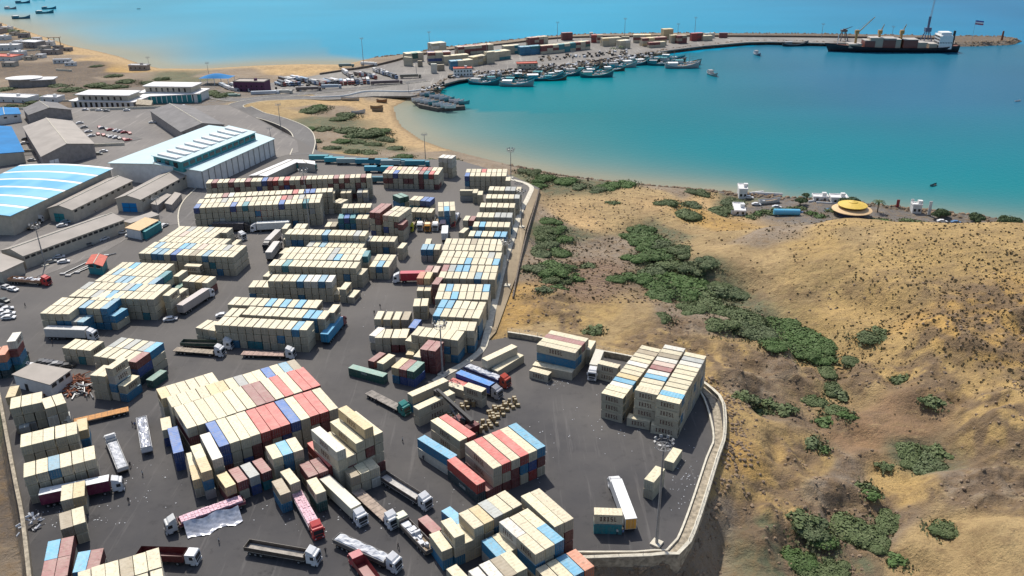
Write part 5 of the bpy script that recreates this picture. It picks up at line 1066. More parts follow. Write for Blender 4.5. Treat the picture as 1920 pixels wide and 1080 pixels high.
mb.obj('spreader', M_dark, rt); mb = MB(); mb.box(-4.2, -2.2, -.9, .9, 1.9, 3.4); mb.obj('operator_cab', M_glass, rt)
for x in (-5.8, .2):
    for s in (-1, 1): link('wheel', cached('bwh', lambda: wheel_mesh(.9, .8)), rt, (x, s*1.7, .9))
for s in (-1, 1): mb = MB(); mb.cyl((-1.5, s*.8, 2), (2.5, s*.5, 5.2), .14, n=8); mb.obj('lift_cylinder', M_metal, rt)
# ------------------------------------------------------------------ cars
def car_body():
    mb = MB(); prof = [(-2.2, .35), (2.2, .35), (2.25, .75), (1.3, .95), (.6, 1.42), (-.9, 1.42), (-1.7, 1.0), (-2.25, .9)]; mb.yprism(prof, -.85, .85); return mb.mesh('car', M_paint)
def car_glass():
    mb = MB(); mb.yprism([(1.22, .98), (.6, 1.385), (-.88, 1.385), (-1.6, 1.02)], -.862, .862); mb.add([(1.33, -.72, .985), (1.33, .72, .985), (.66, .66, 1.41), (.66, -.66, 1.41)], [(0, 1, 2, 3)]); return mb.mesh('windows', M_glass)
def car(px, py, ang, col, label, group='cars parked in the yard and beside the sheds', z=0.0):
    p = P(px, py, z); o = link('car', cached('car', car_body), None, (p[0], p[1], z), ang, col); tag(o, label, 'car', group); link('windows', cached('cgl', car_glass), o)
    for x in (-1.35, 1.4):
        for s in (-1, 1): link('wheel', cached('cwh', lambda: wheel_mesh(.32, .2)), o, (x, s*.78, .32))
    return o
Wc = (.68, .68, .68)
for i, (x, y, a_, c, lab) in enumerate([(320,601,.25,Wc,'white car on the asphalt beside the long box trailer'),(418,594,.2,Wc,'white car behind the left end of the long cream row'),(12,541,-.4,(.5,.5,.5),'silver car below the red cab lorry, left one'),(25,545,-.4,Wc,'white car below the red cab lorry, right one'),(8,566,-.4,(.05,.07,.07),'dark green pickup at the left edge'),(3,577,-.2,(.03,.04,.05),'black car at the left edge'),
    (4,588,.5,Wc,'white car at the left edge, uppermost of four'),(13,582,.6,(.6,.6,.6),'pale car second in the left edge cluster'),(16,591,.3,Wc,'white car lowest but one of the left cluster'),(17,598,.1,Wc,'white car lowest of the left edge cluster'),(48,688,.3,Wc,'white car beside the flat roofed office'),(6,696,.5,(.3,.32,.4),'grey blue car below the left edge stack'),
    (117,425,.4,Wc,'white pickup by the first long shed door'),(124,418,.2,(.35,.45,.5),'pale blue car by the first long shed door'),(230,438,.4,(.6,.6,.6),'silver car at the end of the longest shed'),(246,443,.2,Wc,'white car below the pink roofed office'),(261,440,.1,Wc,'white car second below the pink roofed office'),(295,431,.2,Wc,'white car on the car road'),(308,425,1.2,(.6,.6,.6),'silver car ahead on the car road'),
    (166,461,.3,(.2,.2,.2),'dark car beside the longest shed wall'),(195,450,1.0,Wc,'white van near the shed wall'),(111,484,.4,Wc,'white car beside the leaning mast, upper'),(120,493,.3,Wc,'white car beside the leaning mast, lower'),(95,493,.5,(.4,.4,.38),'grey pickup left of the leaning mast base'),(365,343,.4,(.4,.45,.42),'pale green car at the white warehouse corner'),(373,342,.6,Wc,'white car at the white warehouse corner'),
    (286,231,.2,Wc,'lone white car beside the wide dark warehouse'),(103,222,.1,Wc,'small white car below the dark gabled warehouse'),(80,682,.2,(.05,.05,.05),'first of the black cars above the office'),(88,683.5,.2,(.07,.07,.08),'second of the black cars above the office'),(96,684.5,.2,(.04,.04,.05),'third of the black cars above the office'),(106,686.5,.2,(.3,.3,.3),'grey car in the row above the office'),(116,687.5,.2,(.05,.05,.06),'dark car fifth in the row above the office'),(127,689,.3,(.04,.04,.04),'black car last in the row above the office')]):
    car(x, y, a_, c, lab)
for i, (x, y, a_, c) in enumerate([(150,232,.6,Wc),(158,240,.6,(.3,.3,.3)),(166,248,.6,Wc),(172,256,.7,Wc),(48,262,.5,(.05,.05,.06)),(46,270,.5,Wc),(60,302,.1,(.3,.3,.3)),(150,290,.1,(.4,.35,.2)),(165,292,.1,Wc),(185,290,.1,(.35,.35,.3)),(195,285,.1,Wc),(160,207,.1,Wc),(172,206,.1,(.05,.05,.06)),(186,208,.1,Wc),(200,209,.1,(.3,.3,.3)),(238,208,.1,Wc),(290,206,.1,(.06,.06,.06)),(305,204,.1,Wc),(345,200,.1,Wc)]):
    car(x, y, a_, c, ORD[i+1]+' loose car along the lanes between the upper warehouses and halls', z=0.05 if y > 206 else -3.2)
for i in range(16):
    x = 185+8*(i % 8)+random.uniform(-2, 2); y = 240+13*(i//8)+i % 8*1.6
    car(x, y, random.choice((.6, 2.2)), random.choice([Wc, (.05, .05, .06), (.3, .3, .32), (.35, .05, .05)]), f"small car, {ORD[i%8+1]} from left in the {'upper' if i < 8 else 'lower'} line of the open lot")
for i, (x, y) in enumerate([(1418,385),(1404,372),(1431,381),(1456,390),(1497,400),(1553,399),(1766,417),(1792,419),(1832,424),(1556,396)]):
    car(x, y, -.2, random.choice([Wc, (.6, .6, .6), (.05, .15, .3)]), f'{ORD[i+1]} car along the seaside promenade behind the hill', 'cars on the seaside promenade', -10.8)
# ------------------------------------------------------------------ port lorry park and buses
def small_lorry(px, py, ang, L, cabc, bodyc, h, label, cat='lorry', z=-8.6, name='parked_lorry'):
    p = P(px, py, z); o = empty(name, (p[0], p[1], z), ang, label, cat, 'lorries and buses parked by the harbour road'); mb = MB(); x1 = L/2
    mb.yprism([(x1-2.2, .5), (x1, .5), (x1+.05, 1.5), (x1-.2, 2.8), (x1-2.2, 2.8)], -1.2, 1.2); mb.obj('cab', M_paint, o, color=cabc); mb = MB(); mb.box(-x1, x1-2.5, -1.25, 1.25, 1.0, h); mb.obj('load_body', M_paint, o, color=bodyc)
    mb = MB(); mb.box(x1-.02, x1+.06, -1.0, 1.0, 1.6, 2.5); mb.obj('windshield', M_glass, o); mb = MB()
    for x in (-x1+1, -x1+2.3, x1-1.2):
        for s in (-1, 1): mb.cyl((x, s*.9, .5), (x, s*1.2, .5), .5, n=8)
    mb.obj('wheels', M_tyre, o)
rows = [(524,160,556,158,8,-.9),(563,152,600,160,9,-.8),(604,158,634,154,7,-.8),(646,138,658,146,4,-1.2),(672,142,700,147,7,-.9),(704,135,738,146,9,-1.1),(532,152,560,148,5,-.9),(640,158,690,155,8,-1.3)]
for r_, (x0, y0, x1, y1, n, a_) in enumerate(rows):
    for i in range(n):
        t = i/(n-1); c = random.choice([WH, WH, (.3, .3, .3), (.12, .2, .35), (.3, .06, .05)]); b_ = random.choice([(.6, .58, .54), (.68, .67, .66), (.68, .67, .66), (.25, .2, .17), (.06, .06, .07), (.25, .35, .45)])
        small_lorry(x0+(x1-x0)*t, y0+(y1-y0)*t, a_+random.uniform(-.1, .1), random.choice((11, 14)), c, b_, random.choice((3.8, 2.2, 3.2)), f"{ORD[i+1]} parked lorry from left in {['lower left line','long middle line','line by the blue roofed lorries','short upper line','brown line','scattered right line','hind left line','front line along the road'][r_]}")
for i, (x, y, a_, L, c, lab) in enumerate([(498,178,.1,22,(.45,.5,.55),'long grey blue lorry at the left of the harbour road'),(532,176,0,14,(.5,.48,.42),'cream coach parked first on the road edge'),(579,170,.05,20,(.12,.10,.10),'long dark lorry on the road edge'),(622,166,.1,16,(.28,.35,.42),'blue grey lorry on the road edge'),(650,126,0,14,(.12,.2,.2),'dark bus at the top of the park'),(692,123,-.3,16,(.7,.7,.68),'white coach near the tall mast'),
    (725,158,.15,26,(.10,.07,.08),'long dark lorry leaving the park'),(770,146,.1,18,(.16,.15,.12),'brown lorry at the foot of the quay ramp'),(432,184,.1,16,(.2,.3,.25),'green white bus near the green hedge'),(418,163,-.9,11,(.6,.65,.68),'white bus under the blue canopy, left'),(428,168,-.9,11,(.62,.62,.62),'white bus below the blue canopy, right'),(441,172,-.8,11,(.5,.5,.5),'grey bus next to the purple block'),(457,165,-.8,11,(.66,.66,.66),'white bus before the purple block'),(463,171,-.8,11,(.62,.6,.6),'white coach right before the purple block'),(440,163,-.8,11,(.6,.6,.6),'white minibus between canopy and purple block')]):
    small_lorry(x, y, a_, L, c, c, 3.2, lab, 'bus' if 'bus' in lab or 'coach' in lab else 'lorry', -8.6, 'bus' if 'bus' in lab or 'coach' in lab else 'parked_lorry')
# blue trailers in a line at the top of the yard
for i, (x, y, c) in enumerate([(603,302,(.01,.26,.30)),(632,306,(.01,.30,.38)),(655,308,(.25,.35,.35)),(690,309,(.01,.20,.28)),(714,309,(.01,.20,.28)),(738,311,(.25,.32,.33)),(760,310,(.01,.22,.30)),(783,312,(.01,.20,.27)),(704,323,(.01,.26,.38)),(727,323,(.01,.27,.35)),(716,343,(.01,.12,.16)),(575,318,(.02,.2,.2))]):
    small_lorry(x, y, -.05, 13 if i < 8 else 11, c, c, 3.3, f"{['teal','blue','grey','dark teal'][0 if i in (0,11) else 1 if i in (1,8,9) else 2 if i in (2,5) else 3]} covered trailer, {ORD[i+1]} in the line above the striped rows", 'trailer', 0.0, 'covered_trailer')
# ------------------------------------------------------------------ quay containers (far off: one object)
qm = MB(); R = random.Random(9)
def qrow(x1, y1, x2, y2, tiers, cols, depth=1, L=12.2, z=-8.6):
    A = P(x1, y1, z)[:2]; E = P(x2, y2, z)[:2]; u = E-A; ln = np.hypot(*u); u /= ln; v = np.array([-u[1], u[0]]); n = max(1, int(round(ln/6.2)))
    for r in range(depth):
        for i in range(n):
            for t in range((tiers+1 if tiers < 3 else tiers) if not isinstance(tiers, str) else int(tiers[min(i*len(tiers)//n, len(tiers)-1)])):
                k = CC[R.choice(cols)]; p = A+u*(i+.5)*ln/n+v*(2.6*r+1.3); j = R.uniform(.85, 1.1)
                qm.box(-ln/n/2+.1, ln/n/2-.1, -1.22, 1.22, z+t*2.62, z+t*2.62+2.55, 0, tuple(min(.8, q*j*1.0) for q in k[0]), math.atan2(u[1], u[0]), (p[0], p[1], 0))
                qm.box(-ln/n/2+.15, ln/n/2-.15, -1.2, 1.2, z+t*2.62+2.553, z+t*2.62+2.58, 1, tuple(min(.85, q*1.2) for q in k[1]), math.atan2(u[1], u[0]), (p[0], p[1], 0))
for a in [(757,123,772,124,2,'c'),(763,117,795,114,3,'ccBG',4),(808,137,819,137,2,'w'),(820,133,834,132,1,'cd'),(783,125,792,125,1,'d'),(803,121,846,119,4,'ccmb',4),(834,122,880,118,2,'cccc',3),(846,132,872,130,3,'BBc',3),(872,130,888,128,3,'c',3),(888,124,915,119,3,'ccdy',3),(913,120,928,118,4,'cc',2),(926,114,958,110,3,'ccTc',4),(860,104,926,98,3,'mccm',4),(812,108,838,105,5,'cwc',4),(945,102,975,100,3,'Tccc',3),
    (976,104,1015,101,3,'BTBT',3),(1015,102,1048,99,3,'cccm',3),(1048,99,1080,95,3,'cTTc',3),(1080,95,1107,92,3,'ccmG',3),(994,86,1028,82,2,'mcmc',3),(1054,76,1074,75,2,'mm',2),(1108,80,1130,80,2,'rcm',2),(1130,87,1165,85,3,'cydc',3),(1163,92,1182,90,2,'cwc',3),(1187,80,1220,80,2,'yccm',3),(1205,87,1250,84,2,'ymcc',3),(1217,90,1248,88,1,'mc',2),(1244,74,1262,73,4,'y',3),(1258,81,1272,80,3,'yc',2),(1270,82,1288,81,2,'mdm',3),(1296,77,1318,76,2,'mr',2),(1318,77,1336,76,1,'cy',2),(1348,71,1364,71,1,'m',1),(1322,72,1340,71,1,'cw',1),(1165,78,1180,78,1,'wc',1),(1105,70,1112,70,1,'w',1)]:
    qrow(*a)
tag(qm.obj('quay_containers', [M_sideA, M_roofA], colors=True), 'distant container stacks crowded on the quay and the breakwater', 'containers', kind='stuff')
# ------------------------------------------------------------------ boats
M_hull = None
def hull_mesh(L, Bm, D, sheer, name='hull', rake=.12, ns=18):
    mb = MB(); prof = [(0, -1.0), (.55, -.85), (.9, -.3), (1.0, .35), (1.0, 1.0)]; vs = []; m = len(prof)
    for i in range(ns+1):
        t = i/ns; x = (t-.5)*L; w_ = Bm/2*(min(1, 3.2*t+.55))*(1-max(0, (t-.55)/.45)**2.2); zt = D*(.55+sheer*(max(0, (t-.45)/.55)**2*1.2+max(0, (.35-t)/.35)**2*.7))
        for s in (-1, 1):
            for k, (a, b) in enumerate(prof): z = -1.2+(zt+1.2)*(b+1)/2; vs.append((x+rake*L*max(0, t-.6)*(b+1)*.5, s*w_*a*(.75+.25*(b+1)/2), z))
    n2 = 2*m; fs = []
    for i in range(ns):
        for s in (0, 1):
            for k in range(m-1):
                a = i*n2+s*m+k; b = a+n2; fs.append((a, b, b+1, a+1) if s == 0 else (a, a+1, b+1, b))
    fs.append(tuple([k for k in range(m)]+[m+k for k in range(m-1, -1, -1)])); mb.add(vs, fs); e = ns*n2
    dk = [];  # deck a little below the rail
    for i in range(ns+1): dk += [Vector(vs[i*n2+m-1])-Vector((0, 0, .7)), Vector(vs[i*n2+2*m-1])-Vector((0, 0, .7))]
    mb.add(dk, [(2*i, 2*i+2, 2*i+3, 2*i+1) for i in range(ns)], 1)
    return mb
def dhow(px, py, yaw, L, hullc, trim, label, z=SEA, group='wooden dhows moored at the quay', mastp=True, cargo=True):
    p = P(px, py, z); rt = empty('dhow', (p[0], p[1], z), yaw, label, 'boat', group)
    key = ('hull', round(L)); h = link('hull', cached(key, lambda: hull_mesh(L, L*.29, L*.13, .9).mesh('hull', [M_paint, M_wood])), rt, None, None, hullc)
    me = cached(('rail', round(L)), lambda: rail_mesh(L)); link('rail', me, rt, None, None, trim); D = L*.13
    mb = MB(); mb.box(-L*.40, -L*.14, -L*.10, L*.10, D*.3, D*.55+2.4); mb.obj('deckhouse', M_paint, rt, color=trim if random.random() < .5 else (.6, .6, .58)); mb = MB(); mb.box(-L*.42, -L*.12, -L*.115, L*.115, D*.55+2.404, D*.55+2.6); mb.obj('deckhouse_roof', random.choice((M_white, M_metal, M_teal)), rt)
    if mastp: mb = MB(); mb.cyl((L*.1, 0, 0), (L*.1, 0, L*.42), .16, .08, 6); mb.cyl((L*.1, 0, L*.3), (L*.38, 0, L*.26), .1, .06, 5); mb.obj('mast', M_wood, rt)
    if cargo:
        mb = MB(); R = random.Random(px)
        for i in range(9): x = R.uniform(-L*.08, L*.3); y = R.uniform(-L*.09, L*.04); mb.box(x, x+R.uniform(.6, 2), y, y+R.uniform(.6, 1.6), D*.3, D*.55+R.uniform(.2, 1.3), rot=0)
        mb.obj('deck_cargo', M_cover, rt)
def rail_mesh(L):
    src = hull_mesh(L, L*.29, L*.13, .9); m = 5; mb = MB(); vs = []; ns = 18
    for s in (0, 1):
        b = len(mb.v); q = [Vector(src.v[i*10+s*5+4]) for i in range(ns+1)]; vv = []
        for a in q: o = Vector((0, (-.12 if s == 0 else .12), 0)); vv += [a+o+Vector((0, 0, -.45)), a+o+Vector((0, 0, .15)), a-o+Vector((0, 0, .15))]
        mb.add(vv, [(3*i+k, 3*i+3+k, 3*i+4+k, 3*i+1+k) for i in range(ns) for k in (0, 1)])
    return mb.mesh('rail', M_paint)
TE = (.01, .28, .32); TB = (.02, .38, .45); BR = (.09, .055, .035); GB = (.03, .13, .17)
for i, (x, y, yw, L, hc, tc, lab) in enumerate([(907,158,-.35,24,GB,TB,'teal railed dhow, first from the left by the quay pavilion'),(934,152,.2,20,GB,TE,'dark dhow squeezed second in the left raft'),(968,161,-.15,25,(.25,.3,.32),TB,'pale hulled dhow lying lowest in the left raft'),(985,146,.1,22,BR,TE,'brown dhow behind the pale hulled one'),(1018,150,0,29,GB,TB,'long blue green dhow in front of the pink office'),
    (1010,141,.1,20,BR,TE,'brown dhow tucked behind the long blue green one'),(1062,142,.1,22,GB,TE,'teal dhow left in the middle raft'),(1085,138,.05,24,BR,TB,'brown hulled dhow in the middle raft'),(1118,144,-.02,25,GB,(.1,.5,.45),'bright green railed dhow ending the middle raft'),(1100,135,.1,18,GB,TE,'small dhow behind the bright green railed one'),(1165,126,.05,24,(.3,.33,.33),TB,'white striped dhow starting the right raft'),(1190,122,.2,24,GB,TB,'teal dhow in the middle of the right raft'),
    (1212,119,.15,22,BR,TE,'brown teal dhow in the right raft'),(1238,122,-.2,22,GB,TE,'teal dhow under the dark awning'),(1257,117,-.3,24,BR,(.5,.5,.5),'brown dhow with a dark tent deck'),(1278,127,-.05,27,(.35,.36,.36),(.6,.6,.6),'pale railed dhow ending the right raft'),(1150,133,.1,18,BR,TE,'small brown dhow between the rafts'),(1040,150,.15,18,BR,TB,'small dark dhow between left and middle rafts')]):
    dhow(x, y, yw, L*1.12, hc, tc, lab)
    dhow(x+9-3*(i % 3), y-6, yw+random.uniform(-.25, .25), L*.95, random.choice((GB, BR)), random.choice((TE, TB)), 'inner moored dhow tucked behind the '+' '.join(lab.split()[:7]))
for x, y, yw, L, hc, tc, lab in [(1336,141,-1.35,17,(.3,.3,.28),(.5,.5,.5),'grey wooden boat drifting alone below the right raft'),(1420,103,-1.5,15,(.05,.08,.14),(.5,.55,.6),'dark blue boat alone in the bay'),(40,35,.1,24,(.02,.12,.2),(.02,.2,.3),'dark blue dhow lowest at the top left shore'),(84,25,.25,24,(.02,.16,.22),(.02,.25,.32),'teal dhow right at the top left shore'),(92,17,.2,20,(.02,.14,.2),(.02,.22,.3),'dhow hidden behind the teal one'),
    (43,6,.1,22,(.03,.12,.2),(.03,.2,.28),'dark dhow at the very top left'),(20,17,-.2,20,(.2,.2,.22),(.6,.6,.6),'low white decked boat aground at left'),(72,-1,.1,20,(.03,.14,.2),(.03,.2,.28),'dhow cut by the top edge'),(1490,86,.0,26,(.02,.03,.04),(.2,.2,.2),'low dark barge with a grey mound at the breakwater')]:
    dhow(x, y, yw, L, hc, tc, lab, group='single boats on the water', cargo=False, mastp=('alone' in lab))
for i, (x, y) in enumerate([(260,17),(1908,190),(1750,348),(1834,86)]):
    p = P(x, y, SEA); mb = hull_mesh(5, 1.8, 1.0, .5); o = mb.obj('dinghy', [M_paint, M_wood], None, loc=(p[0], p[1], SEA), rz=.3*i, color=((.05, .1, .12) if i != 1 else (.6, .6, .6))); tag(o, ['tiny dark dinghy far out at top left','tiny white dinghy at the right edge','tiny grey dinghy off the seaside promenade','small dark skiff at the ship stern'][i], 'boat')
# speedboats at the finger jetty and small launches on the beach
sheet('finger_jetty', [(770,183),(800,178),(830,176),(868,190),(872,199),(820,203),(785,196)], -9.3, flat('dark_rubble', (.10, .09, .08), .95, 0, .4, .5), 4)
for i in range(18):
    t = i/17; x = 792+ (78*t) if i % 2 else 782+66*t; y = (178+18*t) if i % 2 else (190+14*t); p = P(x, y, -9.3)
    mb = hull_mesh(8, 2.6, 1.6, .6); o = mb.obj('launch', [M_paint, M_wood], None, loc=(p[0], p[1], SEA+2.9 if False else -9.2+1.1), rz=.2+random.uniform(-.3, .3), color=random.choice([(.66, .68, .7), (.5, .6, .65), (.05, .25, .3)])); tag(o, f'small launch on the rubble jetty, {ORD[i//2+1]} from left in the {"upper" if i % 2 else "lower"} line', 'boat', 'launches drawn up on the finger jetty')
for i, (x, y, l, c) in enumerate([(657,188,14,(.45,.42,.38)),(716,192,8,(.25,.12,.06)),(706,204,9,(.28,.18,.1)),(708,209,8,(.2,.16,.12)),(1442,381,11,(.6,.6,.58)),(1385,402,8,(.6,.6,.6)),(672,213,10,(.5,.5,.5))]):
    p = gp(x, y, -10); mb = hull_mesh(l, l*.3, 1.5, .6); o = mb.obj('beached_boat', [M_paint, M_wood], None, loc=(p[0], p[1], p[2]+1.0), rz=.1*i-.2, color=c); tag(o, ['large pale boat drawn up under the quay wall','short brown boat on the small beach','brown rowing boat on the sand, upper','dull rowing boat on the sand, lower','white cabin boat on the play yard','small white boat by the boat shed','pale boat at the edge of the beach scrub'][i], 'boat')
# ------------------------------------------------------------------ cargo ship
pA = P(1556, 97, SEA); pB = P(1797, 98, SEA); Ls = float(np.hypot(*(pB-pA)[:2])); yaw = math.atan2((pA-pB)[1], (pA-pB)[0]); c = (pA+pB)/2
M_pale2 = flat('hatch_cover_paint', (.40, .37, .33), .7, 0, .3, .2)
S = empty('cargo_ship', (c[0], c[1]+3, SEA), yaw, 'black cargo ship with yellow deck cranes moored along the breakwater', 'ship')
mb = hull_mesh(Ls, Ls*.15, 8.5, .35, rake=.10, ns=30); mb.obj('hull', [M_paint, flat('ship_deck', (.16, .06, .04), .8, 0, .3)], S, color=(.012, .014, .022))
mb = MB(); mb.box(-Ls*.43, -Ls*.33, -Ls*.06, Ls*.06, 3.5, 16); mb.box(-Ls*.42, -Ls*.34, -Ls*.045, Ls*.045, 16.01, 19); mb.box(-Ls*.345, -Ls*.335, -Ls*.085, Ls*.085, 15.2, 16.6); mb.obj('superstructure', M_white, S)
for k in range(4): mb = MB(); mb.box(-Ls*.329, -Ls*.327, -Ls*.055, Ls*.055, 6+2.8*k, 7.2+2.8*k); mb.obj('window_band', M_glass, S)
for k in range(9): mb = MB(); mb.box(-Ls*.43+.5+k*1.5, -Ls*.43+1.3+k*1.5, Ls*.06-.02, Ls*.06+.05, 9, 10); mb.obj('porthole', M_glass, S)
mb = MB(); mb.cyl((-Ls*.45, 0, 6), (-Ls*.455, 0, 20), 1.4, 1.1, 10); mb.obj('funnel', M_dark, S)
for k, (x, c1) in enumerate(((.30, 'yard'),(.12,'y'),(-.05,'y'))):
    x *= Ls
    cm = MB(); cm.cyl((x, 0, 4), (x, 0, 17), 1.3, 1.1, 10); cm.box(x-1.8, x+1.8, -1.8, 1.8, 17, 20.5)
    cr = cm.obj('deck_crane', flat('crane_yellow', (.42, .24, .08), .6, 0, .2) if k == 0 else bpy.data.materials['crane_yellow'], S)
    jb = MB(); jb.cyl((x, 0, 17), ((x-15, 0, 33) if k == 0 else (x-3, 0, 26)), .5, .3, 6); jb.cyl((x, 0, 20.5), ((x-15, 0, 33) if k == 0 else (x-3, 0, 26)), .1, n=4); jb.obj('jib', bpy.data.materials['crane_yellow'], cr)
for k, (x0, x1, z1, m_) in enumerate(((.16,.24,11,M_rust),(.10,.20,13.5,M_white),(.0,.10,13,M_rust),(-.04,.09,12,M_white),(-.17,-.06,12,M_rust),(-.24,-.17,9,M_white),(.26,.36,7.5,M_white),(-.32,-.26,8,M_white))):
    mb = MB(); mb.box(Ls*x0, Ls*x1, -Ls*.055+.3*k % 1, Ls*.055-.3*k % 1, 4, z1); mb.box(Ls*x0-.2, Ls*x1+.2, -Ls*.057, Ls*.057, z1+.004, z1+.5, 1); mb.obj('hatch_load', [M_paint, M_pale2], S, color=(.17, .05, .04) if m_ is M_rust else (.38, .32, .25))
mb = MB(); mb.cyl((Ls*.44, 0, 7), (Ls*.44, 0, 17), .3, n=6); mb.obj('foremast', M_white, S)
# quay cranes behind the ship
for k, (x, y, tx, ty, z1, c1, lab) in enumerate([(1580,76,1578,50,13,(.12,.10,.10),'dark mobile crane behind the ship bow'),(1736,76,1742,8,60,(.08,.12,.22),'tall blue harbour crane reaching up behind the ship')]):
    p = P(x, y, -8.7); rt = empty('harbour_crane', (p[0], p[1], -8.7), 0, lab, 'crane'); mb = MB()
    for s in (-1, 1):
        for t in (-1, 1): mb.cyl((s*4, t*4, 0), (s*1.5, t*1.5, 9), .5, n=6)
    mb.box(-3, 3, -2, 2, 9, 13 if k else 11); mb.cyl((0, 0, 9), (0, 0, 24 if k else 12), 1.2, n=8); mb.obj('tower', M_paint, rt, color=c1); mb = MB()
    e = (8, 0, 14) if not k else (3.5, 2, z1)
    for o_ in (-.8, .8): mb.cyl((o_, 0, 11), (e[0]+o_*.3, e[1], e[2]), .28, .15, 6)
    for i in range(12): t = i/12; mb.cyl((-.8+e[0]*t, e[1]*t, 11+(e[2]-11)*t), (.8+e[0]*(t+.08), e[1]*(t+.08), 11+(e[2]-11)*(t+.08)), .1, n=4)
    mb.obj('jib', M_paint, rt, color=(.35, .38, .42) if k else c1)
# ------------------------------------------------------------------ cartons and litter
M_pale = flat('pale_wrap', (.42, .38, .28), .7)
n = 0
for pl, (cx, cy, cols_, rows_, hh, lab) in enumerate([(945,762,6,3,2,'brown carton in the pile beside the blue lorry'),(935,778,3,2,2,'brown drum shaped carton at the near end of that pile'),(905,797,6,3,2,'white topped carton in the pile at the boom foot'),(838,778,7,4,1,'pale carton scattered behind the reach stacker'),(880,760,3,2,2,'lilac carton by the open container')]):
    p = P(cx, cy, 0)
    for i in range(cols_):
        for j in range(rows_):
            for t in range(random.randint(1, hh)):
                s = random.uniform(.40, .55); mb = MB(); mb.box(-s, s, -s*.8, s*.8, 0, .85); mb.box(-s*.7, s*.7, -s*.5, s*.5, .853, .88, 1)
                o = mb.obj('carton', [flat('cardboard', (.28, .20, .10), .85) if n == 0 else bpy.data.materials['cardboard'], M_pale], None, loc=(p[0]+(i-cols_/2)*1.35+j*.5+random.uniform(-.15, .15), p[1]+(i-cols_/2)*1.1*(1 if pl != 3 else -.3)-j*1.2, t*.9), rz=random.uniform(-.2, .2)); n += 1; tag(o, lab, 'carton', f'cartons of pile {["by the blue lorry","near end","at the boom foot","behind the reach stacker","by the open container"][pl]}')
def scrap(cx, cy, n_, ln, mat, label, w_=6):
    p = P(cx, cy, 0); mb = MB(); R = random.Random(cx)
    for i in range(n_):
        a = R.uniform(0, 6.3); x, y = R.gauss(0, w_*.45), R.gauss(0, w_*.35); z = max(.2, 2.4-math.hypot(x, y)*.6)*R.random(); l = R.uniform(.5, 1)*ln
        mb.cyl((x-math.cos(a)*l/2, y-math.sin(a)*l/2, z+.2), (x+math.cos(a)*l/2, y+math.sin(a)*l/2, z+R.uniform(.1, 1)), R.uniform(.12, .3), n=5)
    tag(mb.obj('scrap_heap', mat, None, loc=(p[0], p[1], 0)), label, 'scrap', kind='stuff')
scrap(155, 722, 70, 5, M_rust, 'rusty scrap metal heap between the office and the lettered stacks', 9); scrap(155, 733, 30, 4, M_metal, 'grey scrap pieces below the rusty heap', 6); scrap(60, 985, 22, 1.1, M_cover, 'pale litter at the foot of the left wall', 4)
for i, (x0, y0, x1, y1) in enumerate([(118,515,170,490),(128,518,178,494),(145,512,185,496),(200,480,218,476)]):
    a, b_ = P(x0, y0, 0), P(x1, y1, 0); mb = MB(); mb.cyl((a[0], a[1], .3), (b_[0], b_[1], .3), .25, n=6); mb.box(a[0]-1, a[0]+1, a[1]-.5, a[1]+.5, .02, .6); tag(mb.obj('steel_beam', M_metal), f'{ORD[i+1]} long steel beam lying near the teal kiosk', 'beam', 'steel beams by the kiosk')
mb = MB(); R = random.Random(12)
for cx, cy, sx, sy, k in [(1160,780,120,60,60),(1040,720,30,8,25),(880,900,60,50,25),(620,960,200,60,70),(250,900,80,60,30),(560,600,120,40,30),(700,560,60,60,20),(1290,900,30,60,60),(100,960,40,30,40),(1000,860,50,60,30),(175,960,60,40,40)]:
    for i in range(k):
        p = P(cx+R.gauss(0, sx*.5), cy+R.gauss(0, sy*.5), 0)
        if in_poly(np.array([p[0]]), np.array([p[1]]), yard)[0]: s = R.uniform(.03, .15); mb.box(-s, s, -s*.6, s*.6, .012, .05+s*.3, rot=R.random()*3, o=(p[0], p[1], 0))
tag(mb.obj('litter', M_cover), 'small pale scraps of litter strewn over the asphalt', 'litter', kind='stuff')
